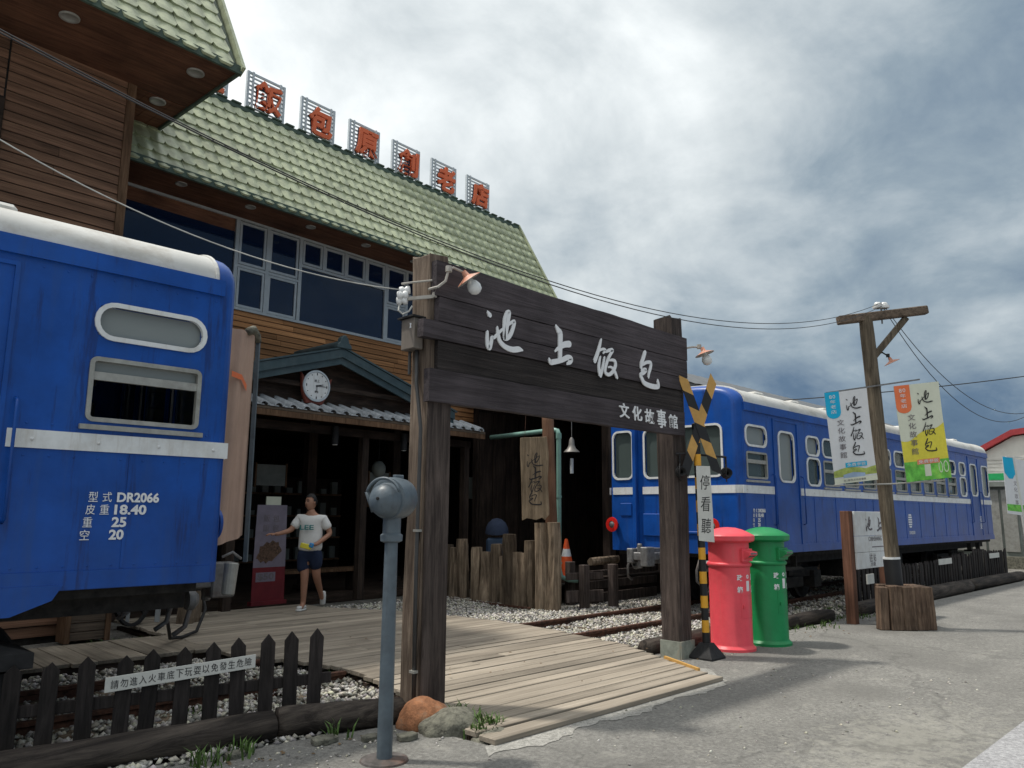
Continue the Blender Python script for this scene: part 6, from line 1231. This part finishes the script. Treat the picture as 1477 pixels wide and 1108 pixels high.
# stroller half hidden behind the stumps
sr = thing('stroller', (10.9, 11.4, .1), 'dark blue hooded stroller behind the left part of the palisade', 'stroller')
b = MB(); c = Vector((10.95, 11.35, 1.22)); vs = []; fs = []
for i in range(9):
    for j in range(7): a = pi*i/8; e = R(-10+j*18); vs.append(c+Vector((.70, -.70, 0))*(-.24*cos(a))+Vector((-.7, -.7, 0))*(.24*sin(e)*sin(a))+Vector((0, 0, .3*sin(a)*cos(e)))) 
for i in range(8):
    for j in range(6): k = i*7+j; fs.append((k, k+1, k+8, k+7))
b.add(vs, fs); b.build('hood', pmat('navy_fabric', (.035, .05, .09), .9), sr, smooth=True)
b = MB(); b.ob((10.95, 11.35, .95), (.42, .38, .35), (.7, -.7, 0)); b.build('seat', M_['seat'], sr, bevel=.04)
b = MB()
for k in (-.2, .2): b.bar(Vector((10.95, 11.35, 0))+Vector((.7, -.7, 0))*k+Vector((0, 0, .25)), Vector((10.95, 11.35, 0))+Vector((.7, -.7, 0))*k+Vector((0, 0, 1.15)), .02)
b.build('frame', M_['black'], sr)
for k in (-.22, .22):
    for e in (-.2, .25): p_ = Vector((10.95, 11.35, .2))+Vector((.7, -.7, 0))*k+Vector((.7, .7, 0))*e; b = MB(); b.lathe([(.03, -.015), (.09, -.015), (.1, 0), (.09, .015), (.03, .015)], p_, 16, (.7, -.7, 0)); b.build('wheel', M_['black'], sr)
# small iron comb lying by the stumps
rk = thing('iron_edging', (9.7, 10.2, 0), 'rusty iron strip with short tines lying in the gravel before the stumps', 'edging'); b = MB(); b.bar((9.78, 11.5, .02), (9.78, 9.3, .02), .03, .03); b.build('strip', M_['rust'], rk)
for k in range(8): b = MB(); b.bar((9.78, 9.4+k*.11, .02), (9.66, 9.38+k*.11, .015), .015); b.build('tine', M_['rust'], rk)

# canvas at the end of the left railcar
cv_ = thing('canvas_curtain', (3.1, 6.7, 1.3), 'faded pink-beige canvas hanging on a frame at the end of the left railcar', 'curtain')
b = MB(); vs = []; fs = []; nu, nv = 14, 16
for i in range(nu+1):
    for j in range(nv+1):
        u = i/nu; v = j/nv; vs.append((2.98+u*.37-.06*v*(1-u)+.0, 6.55+u*.26+.025*sin(u*13+v*1.5)+.03*sin(u*5+2), 3.25-v*1.93+.05*u*sin(v*2)+.05*(u-.5)*v))
for i in range(nu):
    for j in range(nv): k = i*(nv+1)+j; fs.append((k, k+1, k+nv+2, k+nv+1))
b.add(vs, fs); b.build('canvas', M_['canvas'], cv_, smooth=True)
b = MB(); b.tube([(3.2, 6.68, 3.26), (3.27, 6.73, 3.30), (3.33, 6.78, 3.26), (3.35, 6.8, 3.2)], .04, 8); b.build('top_cap', M_['conc'], cv_, smooth=True)
b = MB(); b.bar((3.38, 6.82, 1.15), (3.36, 6.80, 3.2), .035, .035); b.build('frame_post', M_['greyiron'], cv_)
b = MB(); vs = [(2.99, 6.545, 2.84), (3.12, 6.62, 2.83), (3.22, 6.72, 2.76), (3.22, 6.72, 2.70), (3.12, 6.62, 2.78), (2.99, 6.545, 2.79)]; b.add([(x, y_-.03, z) for x, y_, z in vs], [(0, 1, 4, 5), (1, 2, 3, 4)]); b.build('orange_trim', M_['borange'], cv_)
t_ = thing('white_canister', (3.1, 6.5, .9), 'pale dented canister hanging under the buffer of the left railcar', 'canister'); b = MB(); b.cyl((3.08, 6.5, .90), (3.10, 6.5, 1.17), .055, .06, 16); b.build('can', M_['alu'], t_, bevel=.01); b = MB(); b.tube([(3.0, 6.48, 1.22), (3.08, 6.46, 1.26), (3.18, 6.5, 1.2)], .012, 6); b.build('bail', M_['steel'], t_)
# black post with a flat cap under the left car
t_ = thing('capped_post', (1.2, 6.3, 0), 'stout black post with a flat projecting cap at the left edge under the railcar', 'post'); b = MB(); b.prism([(-.3, .0), (.3, 0), (.26, .30), (.30, .56), (-.3, .56)], -.2, .2, lambda a, c, d: (1.2+a, 6.3+d, c-.02)); b.build('shaft', M_['black'], t_); b = MB(); b.box(.75, 1.55, 6.06, 6.5, .56, .66); b.add([(x, y_, z) for x, y_, z in ((.75, 6.06, .66), (1.55, 6.06, .66), (1.55, 6.5, .66), (.75, 6.5, .66), (1.0, 6.15, .74), (1.3, 6.15, .74), (1.3, 6.4, .74), (1.0, 6.4, .74))], [(0, 1, 5, 4), (1, 2, 6, 5), (2, 3, 7, 6), (3, 0, 4, 7), (4, 5, 6, 7)]); b.build('cap', M_['black'], t_)
t_ = thing('planter_crate', (3.3, 10.9, 0), 'brown wooden crate against the foot of the left wing', 'crate')
for k in range(5): b = MB(); b.box(3.08, 3.52, 10.72, 10.745, .03+k*.105, .125+k*.105); b.build('slat', M_['armw'], t_)
b = MB(); b.box(3.04, 3.10, 10.70, 11.05, 0, .6); b.box(3.5, 3.56, 10.70, 11.05, 0, .6); b.box(3.1, 3.5, 10.75, 11.05, .02, .55); b.build('corner_post', M_['trim'], t_)
t_ = thing('dead_trunk', (4.6, 11.0, .1), 'pale dead tree trunk standing on the boardwalk under the end of the left railcar', 'stump'); b = MB(); lumpy(b, (4.60, 10.9, .05), (4.66, 10.95, 1.2), .16, 14, 10, .25, 77); b.build('trunk', M_['stump'], t_); b = MB(); lumpy(b, (4.66, 10.9, .9), (5.0, 10.7, 1.5), .06, 8, 5, .2, 78); b.build('branch', M_['stump'], t_)
t_ = thing('leaning_board', (4.3, 11.2, .1), 'pale mirror-like panel leaning in the shade under the left railcar', 'panel'); b = MB(); b.bar((4.0, 11.4, .1), (4.05, 11.45, 1.3), .04, .03); b.bar((4.32, 11.2, .1), (4.37, 11.25, 1.3), .06, .03); b.build('frame', M_['galv'], t_)
t_ = thing('cart_wheel', (3.8, 11.1, .1), 'old iron wheel leaning behind the crate', 'wheel'); b = MB(); b.lathe([(.36, -.02), (.4, -.02), (.4, .02), (.36, .02), (.36, -.02)], (3.9, 11.0, .5), 28, (.6, -.8, .1)); b.lathe([(0, -.04), (.06, -.04), (.06, .04), (0, .04)], (3.9, 11.0, .5), 12, (.6, -.8, .1)); b.build('rim', M_['black'], t_); b = MB()
ux = Vector((.8, .6, 0)); 
for k in range(8): a = 2*pi*k/8; b.bar((3.9, 11, .5), Vector((3.9, 11, .5))+ux*(.37*cos(a))+Vector((0, 0, .37*sin(a))), .02)
b.build('spoke', M_['black'], t_)
# hose across the deck
t_ = thing('rope', (4.2, 9.4, .1), 'black rope drooping below the left railcar onto the boardwalk', 'rope'); b = MB(); b.tube([(3.3, 8.3, .9), (3.5, 8.8, .45), (3.75, 9.3, .16), (4.0, 9.55, .12), (4.25, 9.75, .14), (4.5, 10.1, .35), (4.6, 10.6, .8)], .02, 7); b.build('strand', M_['black'], t_, smooth=True)

# ------------------------------------------------------------------ wires
def wire(name, p0, p1, sag, r, m, label, n=24, grp=None):
    p0, p1 = Vector(p0), Vector(p1); pts = [p0.lerp(p1, t/n)-Vector((0, 0, sag*4*(t/n)*(1-t/n))) for t in range(n+1)]; b = MB(); b.tube(pts, r, 5); tag(b.build(name, M_[m], smooth=True), label, 'wire', grp)
wire('overhead_wire', (0.41, 4.14, 3.93), (12.31, 4.14, 4.90), .83, .0045, 'wire', 'upper of the twin dark wires sagging from the upper left to the roadside pole', 40, 'twin overhead wires')
wire('overhead_wire', (0.28, 3.71, 3.69), (12.33, 4.12, 4.86), .82, .0045, 'wire', 'lower of the twin dark wires sagging from the upper left to the roadside pole', 40, 'twin overhead wires')
wire('drop_cable', (0.48, 5.93, 4.28), (3.86, 5.2, 3.5), .25, .005, 'cable', 'pale twisted cable from the upper left to the left gate post')
wire('overhead_wire', (12.31, 4.14, 4.86), (17.6, 3.25, 3.67), .86, .006, 'wire', 'outer wire drooping right from the roadside pole', 24, 'wires right of the pole')
wire('overhead_wire', (12.31, 4.14, 4.90), (17.83, 3.2, 3.72), .70, .006, 'wire', 'inner wire drooping right from the roadside pole', 24, 'wires right of the pole')
wire('overhead_wire', (15, 8.6, 4.0), (24.87, 2.3, 5.6), .14, .012, 'wire', 'long straight wire crossing behind the two banners')

# ------------------------------------------------------------------ far right: shed, booth, store
sh = thing('long_shed', (20, 12, 0), 'long grey corrugated shed roof behind the right railcar', 'shed')
b = MB(); n = 90
vs = []; fs = []
for i in range(n+1): x = 13.2+i*(34-13.2)/n; o_ = .02*(i % 2); vs += [(x, 9.75, 4.72+o_), (x, 12.8, 5.95+o_), (x, 16, 4.7+o_)]
for i in range(n): k = 3*i; fs += [(k, k+1, k+4, k+3), (k+1, k+2, k+5, k+4)]
b.add(vs, fs); b.build('roof', M_['shed'], sh); b = MB(); b.box(13.2, 34, 9.8, 9.86, 4.5, 4.72); b.build('eave_board', M_['shed'], sh); b = MB(); b.box(13.2, 34, 9.9, 10.0, -.05, 4.5); b.build('wall', M_['dkwood'], sh)
for i in range(8): x = 14.5+i*2.6; b = MB(); b.box(x-.08, x+.08, 9.72, 9.88, -.05, 4.5); b.build('post', M_['armw'], sh)
bt = thing('booth', (31, 7.5, 0), 'small grey-green booth with a flat roof beyond the end of the right railcar', 'booth')
b = MB(); b.box(29.5, 32.3, 6.2, 8.6, .35, 2.6); b.build('wall', M_['booth'], bt); b = MB(); b.box(29.3, 32.5, 6.0, 8.8, 2.6, 2.75); b.build('roof', M_['booth'], bt); b = MB(); b.box(29.2, 33.2, 5.7, 8.9, -.05, .35); b.build('plinth', M_['conc'], bt)
for i in range(5): b = MB(); b.box(29.45, 29.5, 6.25+i*.48, 6.65+i*.48, .5, 2.5); b.build('panel', M_['alu'], bt)
for i in range(5): b = MB(); b.box(29.6+i*.55, 30.05+i*.55, 6.15, 6.2, .5, 2.5); b.build('panel', M_['alu'], bt)
so = thing('roadside_store', (50, 3, 0), 'white clad store with a red gable roof and a green stripe at the far right', 'building')
b = MB(); b.box(45, 58, -4, 11.2, -.05, 4.6); b.prism([(11.2, 4.6), (9.4, 5.6), (2.6, 6.3), (-4, 5.4), (-4, 4.6)], 45, 58, lambda a, c, d: (d, a, c)); b.build('wall', M_['wallw'], so)
b = MB()
for (a0, c0), (a1, c1) in zip([(11.45, 4.55), (9.4, 5.65), (2.6, 6.35)], [(9.4, 5.65), (2.6, 6.35), (-4.2, 5.4)]): b.add([(x, a, c+k) for x in (44.7, 58.3) for a, c in ((a0, c0), (a1, c1)) for k in (0, .28)], [(0, 1, 3, 2), (4, 6, 7, 5), (0, 4, 5, 1), (2, 3, 7, 6), (0, 2, 6, 4), (1, 5, 7, 3)])
b.build('roof', M_['redroof'], so)
b = MB(); b.box(44.2, 44.9, -4, 10.9, 2.85, 3.75); b.build('signboard', M_['white'], so); b = MB(); b.box(44.15, 44.19, -4, 10.9, 3.42, 3.75); b.build('green_stripe', M_['green'], so); b = MB(); b.box(44.15, 44.19, -4, 10.9, 2.85, 2.93); b.build('blue_stripe', M_['skyb'], so)
b = MB(); b.box(44.93, 44.99, 7.6, 10.5, 0, 2.7); b.build('window', M_['glass_bld'], so)
for k in range(10): b = MB(); b.box(44.96, 44.995, -4, 11.1, 3.9+k*.18, 3.915+k*.18) if k < 4 else None; b.build('cladding_joint', M_['alu'], so) if k < 4 else None
t_ = thing('parked_van', (41, 2.6, 0), 'small red and white scooter shop stand under the edge banner', 'stand'); b = MB(); b.box(40, 42, 1.9, 3.6, .25, 1.2); b.build('counter', M_['wallw'], t_, bevel=.1); b = MB(); b.box(39.95, 40.0, 1.9, 3.6, .3, .7); b.build('front_panel', M_['redroof'], t_)
t_.name = 'roadside_stand'; t_['label'] = 'low white and red stand far off below the banner at the right edge'

# ------------------------------------------------------------------ weeds
def weeds(label, spots, n, h, spread):
    b = MB(); rg = random.Random(len(label))
    for (x, y_) in spots:
        for _ in range(n):
            a = rg.uniform(0, 6.28); r = abs(rg.gauss(0, spread)); bx_, by_ = x+cos(a)*r, y_+sin(a)*r; hh = h*rg.uniform(.4, 1.1); d = rg.uniform(0, 6.28); lean = hh*rg.uniform(.2, .9); w_ = .004+.004*rg.random()
            px, py = -sin(d)*w_, cos(d)*w_; m1 = (bx_+cos(d)*lean*.35, by_+sin(d)*lean*.35, hh*.65); tp = (bx_+cos(d)*lean, by_+sin(d)*lean, hh*(.75+.3*rg.random()))
            b.add([(bx_-px, by_-py, 0), (bx_+px, by_+py, 0), (m1[0]+px, m1[1]+py, m1[2]), (m1[0]-px, m1[1]-py, m1[2]), tp], [(0, 1, 2, 3), (3, 2, 4)])
    tag(b.build('weeds', M_['leafy']), label, 'weeds', kind='stuff')
weeds('grass tuft in front of the kerb log at the lower middle', [(2.3, 5.12), (2.4, 5.08), (2.62, 5.12), (3.25, 5.02)], 26, .13, .06)
weeds('grass tufts between the concrete boulder and the boardwalk', [(4.18, 4.58), (4.24, 4.42), (4.15, 4.5), (4.05, 4.36), (4.3, 4.85)], 46, .13, .06)
weeds('sparse weeds along the kerb logs right of the post boxes', [(10.2+i*.27, 5.15+.12*sin(i)) for i in range(12)]+[(10.4+i*.4, 5.9+.3*sin(i*2)) for i in range(10)], 26, .07, .11)
weeds('weeds creeping at the crate and the boardwalk edge', [(3.2+i*.12, 10.35+.1*sin(i*3)) for i in range(9)]+[(4.4, 6.9), (4.5, 6.3), (2.9, 6.4), (3.5, 7.6)], 30, .06, .07)

b = MB(); rg = random.Random(44)
for _ in range(150):
    x = rg.choice([rg.uniform(1.5, 4.3), rg.uniform(7.6, 13.5), rg.uniform(4.2, 7.5)]); y_ = (5.2-.1*max(0, x-1)-abs(rg.gauss(0, .2))) if x < 4.3 else (5.05-abs(rg.gauss(0, .25)) if x > 7.6 else rg.uniform(4.3, 8.5)); z = .006 if not 4.3 < x < 7.5 else .112; a = rg.uniform(0, 6.28); l = rg.uniform(.012, .028)
    b.add([(x+cos(a)*l, y_+sin(a)*l, z+.004), (x-sin(a)*l*.4, y_+cos(a)*l*.4, z+.007), (x-cos(a)*l, y_-sin(a)*l, z+.002), (x+sin(a)*l*.4, y_-cos(a)*l*.4, z)], [(0, 1, 2, 3)])
tag(b.build('leaf_litter', pmat('dry_leaf', (.16, .10, .045), .8, var=.4, sc=3)), 'dry leaf scraps lying along the logs and on the boardwalk', 'leaves', kind='stuff')
# ------------------------------------------------------------------ the walking man
def skin(name, pts, edges, rad, m, parent, sub=2, root=0):
    me = bpy.data.meshes.new(name); me.from_pydata(pts, edges, []); o = bpy.data.objects.new(name, me); COL.objects.link(o)
    md = o.modifiers.new('s', 'SKIN'); md.use_smooth_shade = True
    for i, v in enumerate(me.skin_vertices[0].data):
        r = rad[i]; v.radius = r if isinstance(r, tuple) else (r, r); v.use_root = (i == root)
    sb = o.modifiers.new('u', 'SUBSURF'); sb.levels = sub; sb.render_levels = sub
    dg = bpy.context.evaluated_depsgraph_get(); me2 = bpy.data.meshes.new_from_object(o.evaluated_get(dg)); bpy.data.objects.remove(o); me2.name = name; me2.shade_smooth(); me2.materials.clear(); me2.materials.append(m)
    o = bpy.data.objects.new(name, me2); COL.objects.link(o); o.parent = parent; return o
pe = thing('person', (0, 0, 0), 'man in white printed t-shirt and navy shorts walking, holding a yellow packet', 'person')
# local axes: x = picture right, y = away from the street, z = up
J = [(0, 0, .93), (.0, .01, 1.08), (.005, .01, 1.26), (.0, .015, 1.42), (-.005, .0, 1.50), (-.01, -.01, 1.565),           # pelvis, waist, chest, neck base, neck, skull base
     (-.19, .0, 1.41), (-.30, -.08, 1.22), (-.45, -.20, 1.17), (-.50, -.24, 1.165),                                        # his right arm, stretched out
     (.19, .02, 1.40), (.30, .04, 1.17), (.15, -.16, 1.02), (.09, -.19, 1.0),                                               # his left arm, bent
     (-.08, .0, .88), (-.05, -.06, .50), (-.06, -.03, .10), (-.07, -.14, .03),                                              # standing leg
     (.09, .0, .88), (.11, .03, .52), (.12, .34, .22), (.13, .40, .12)]
E_ = [(0, 1), (1, 2), (2, 3), (3, 4), (4, 5), (3, 6), (6, 7), (7, 8), (8, 9), (3, 10), (10, 11), (11, 12), (12, 13), (0, 14), (14, 15), (15, 16), (16, 17), (0, 18), (18, 19), (19, 20), (20, 21)]
Rd = [(.145, .11), (.135, .105), (.15, .11), (.10, .08), .055, .06, .062, .046, .032, .03, .062, .046, .032, .03, .10, .068, .042, .036, .10, .068, .042, .036]
skin('body', J, E_, Rd, M_['skin'], pe)
hc_ = Vector((-.02, -.02, 1.655))
bm = bmesh.new(); bmesh.ops.create_uvsphere(bm, u_segments=32, v_segments=24, radius=1)
for v in bm.verts:
    x, y_, z = v.co; w_ = .078*(1-.22*max(0, -z)); dd = .098
    X_, Y_, Z_ = x*w_, y_*dd, z*.122
    if y_ < -.6 and abs(x) < .22 and -.35 < z < .12: Y_ -= .022*(1-abs(x)/.22)*(1-abs(z+.12)/.26 if abs(z+.12) < .26 else 0)
    if y_ < -.5 and .10 < z < .30 and .2 < abs(x) < .55: Y_ += .010
    if y_ < -.5 and -.60 < z < -.45 and abs(x) < .35: Y_ -= .006
    v.co = (X_, Y_, Z_)
bmesh.ops.rotate(bm, verts=bm.verts, cent=(0, 0, 0), matrix=Matrix.Rotation(R(-32), 3, 'Z')); bmesh.ops.translate(bm, verts=bm.verts, vec=hc_)
me = bpy.data.meshes.new('head'); bm.to_mesh(me); bm.free(); me.shade_smooth(); me.materials.append(M_['skin']); hd_ = bpy.data.objects.new('head', me); COL.objects.link(hd_); hd_.parent = pe
HR = Matrix.Rotation(R(-32), 3, 'Z'); hp_ = lambda x, y_, z: hc_+HR @ Vector((x, y_, z))
b = MB()
for s in (-1, 1): b.lathe([(0, -.008), (.02, -.006), (.026, 0), (.02, .008), (0, .009)], hp_(s*.079, .005, -.005), 12, tuple(HR @ Vector((1, .3*s, 0))))
b.build('ear', M_['skin'], hd_, smooth=True)
b = MB()
for s in (-1, 1): b.lathe([(0, .0), (.011, 0), (.008, .006), (0, .007)], hp_(s*.030, -.088, .02), 10, tuple(HR @ Vector((0, -1, 0)))); b.bar(hp_(s*.012, -.096, .043), hp_(s*.048, -.086, .045), .006, .007)
b.build('eyes_and_brows', M_['hair'], hd_); b = MB(); b.bar(hp_(-.024, -.092, -.058), hp_(.024, -.092, -.058), .006, .008); b.build('mouth', pmat('lips', (.28, .09, .07), .5), hd_)
bm = bmesh.new(); bmesh.ops.create_uvsphere(bm, u_segments=32, v_segments=24, radius=1); rg = random.Random(2)
dele = []
for v in bm.verts:
    x, y_, z = v.co; lim = .56 if y_ < -.35 else (.05 if y_ < .15 else -.35)
    if z < lim: dele.append(v)
    k = 1+rg.uniform(-.05, .09); v.co = HR @ Vector((x*.086*k, y_*.107*k+.004, z*.135*k+.002))+hc_
bmesh.ops.delete(bm, geom=dele, context='VERTS'); me = bpy.data.meshes.new('hair'); bm.to_mesh(me); bm.free(); me.shade_smooth(); me.materials.append(M_['hair']); o = bpy.data.objects.new('hair', me); COL.objects.link(o); o.parent = hd_
# shirt and shorts, one surface each
o = skin('t_shirt', [(0, 0, .86), (0, 0, 1.0), (0, .01, 1.16), (.0, .01, 1.32), (0, .015, 1.43), (-.18, .0, 1.41), (-.275, -.055, 1.25), (.18, .02, 1.40), (.27, .035, 1.23)],
     [(0, 1), (1, 2), (2, 3), (3, 4), (4, 5), (5, 6), (4, 7), (7, 8)], [(.215, .155), (.205, .15), (.20, .145), (.195, .14), (.12, .10), .082, .082, .082, .082], M_['shirt'], pe)
skin('shorts', [(0, 0, .92), (-.095, .0, .80), (-.075, -.04, .56), (.10, .0, .80), (.11, .01, .58), (0, 0, .98)], [(0, 1), (1, 2), (0, 3), (3, 4), (0, 5)], [(.185, .135), .12, .105, .12, .105, (.165, .13)], M_['shorts'], pe)
b = MB(); sf_ = lambda x, y_, z=0: Vector((x, -.150-z+.9*x*x, y_)); text(b, 'LEE', sf_, -.03, 1.27, .22, .075, .002, .012, off=.02)
b.build('shirt_print', M_['teal'], pe)
def hand(base, d, upv, parent, curl, name='hand'):
    d = Vector(d).normalized(); u = Vector(upv); u = (u-d*u.dot(d)).normalized(); s = d.cross(u); B = Vector(base); b = MB()
    b.ob(B+d*.045, (.09, .078, .03), d, u); p_ = b.build(name, M_['skin'], parent, bevel=.012, smooth=True)
    for i, (o_, l) in enumerate(((-.03, .065), (-.010, .075), (.010, .072), (.030, .058))):
        q_ = B+d*.085+s*o_; pts = [q_]; dd = d.copy()
        for k in range(3): dd = (dd-u*curl*(.4+.3*k)).normalized(); pts.append(pts[-1]+dd*l/3*1.1)
        b = MB(); b.tube(pts, .009, 8, [.0095, .009, .0085, .006]); b.build('finger', M_['skin'], p_, smooth=True)
    b = MB(); q_ = B+d*.03-s*.036; b.tube([q_, q_+d*.02-s*.022, q_+d*.045-s*.03-u*.008, q_+d*.062-s*.026-u*.016], .011, 8, [.013, .012, .011, .008]); b.build('thumb', M_['skin'], p_, smooth=True)
hand((-.48, -.225, 1.166), (-.82, -.5, .02), (.1, .0, 1), pe, .35); hand((.12, -.178, 1.008), (-.85, -.45, -.06), (0, .2, 1), pe, .9)
b = MB()
for (c, d, z0) in (((-.07, -.10, .0), (-.25, -1, 0), 0), ): 
    b.prism([(-.045, -.09), (.045, -.09), (.052, .05), (.045, .13), (0, .16), (-.042, .13), (-.05, .05)], 0, .03, lambda x, y_, z: (-.07+x-.2*y_, -.06-y_, z)); b.prism([(-.04, -.085), (.04, -.085), (.045, .04), (.035, .11), (-.035, .11), (-.045, .04)], .03, .075, lambda x, y_, z: (-.07+x-.2*y_, -.06-y_*(1-(z-.03)*3), z))
b.build('shoe', M_['shirt'], pe, bevel=.012, smooth=True)
b = MB(); b.prism([(-.04, -.12), (.04, -.12), (.045, .04), (.035, .12), (-.035, .12), (-.045, .04)], 0, .075, lambda x, y_, z: (.13+x, .42+z*.9-.2*y_*.2, .14+y_*.9)); b.build('shoe', M_['shirt'], pe, bevel=.014, smooth=True)
pk = thing('snack_packet', (0, 0, 0), 'yellow snack packet in the walking man\'s hand', 'packet'); b = MB(); b.ob((.0, -.27, .985), (.17, .03, .08), (-.95, -.2, .25)); b.build('wrapper', M_['byellow'], pk, bevel=.01); b = MB(); b.ob((.085, -.262, 1.0), (.07, .036, .07), (-.95, -.2, .25)); b.build('blue_part', M_['skyb'], pk, bevel=.01)
for o in (pe, pk): o.location = (6.52, 11.0, .10); o.rotation_euler = (0, 0, R(-45))
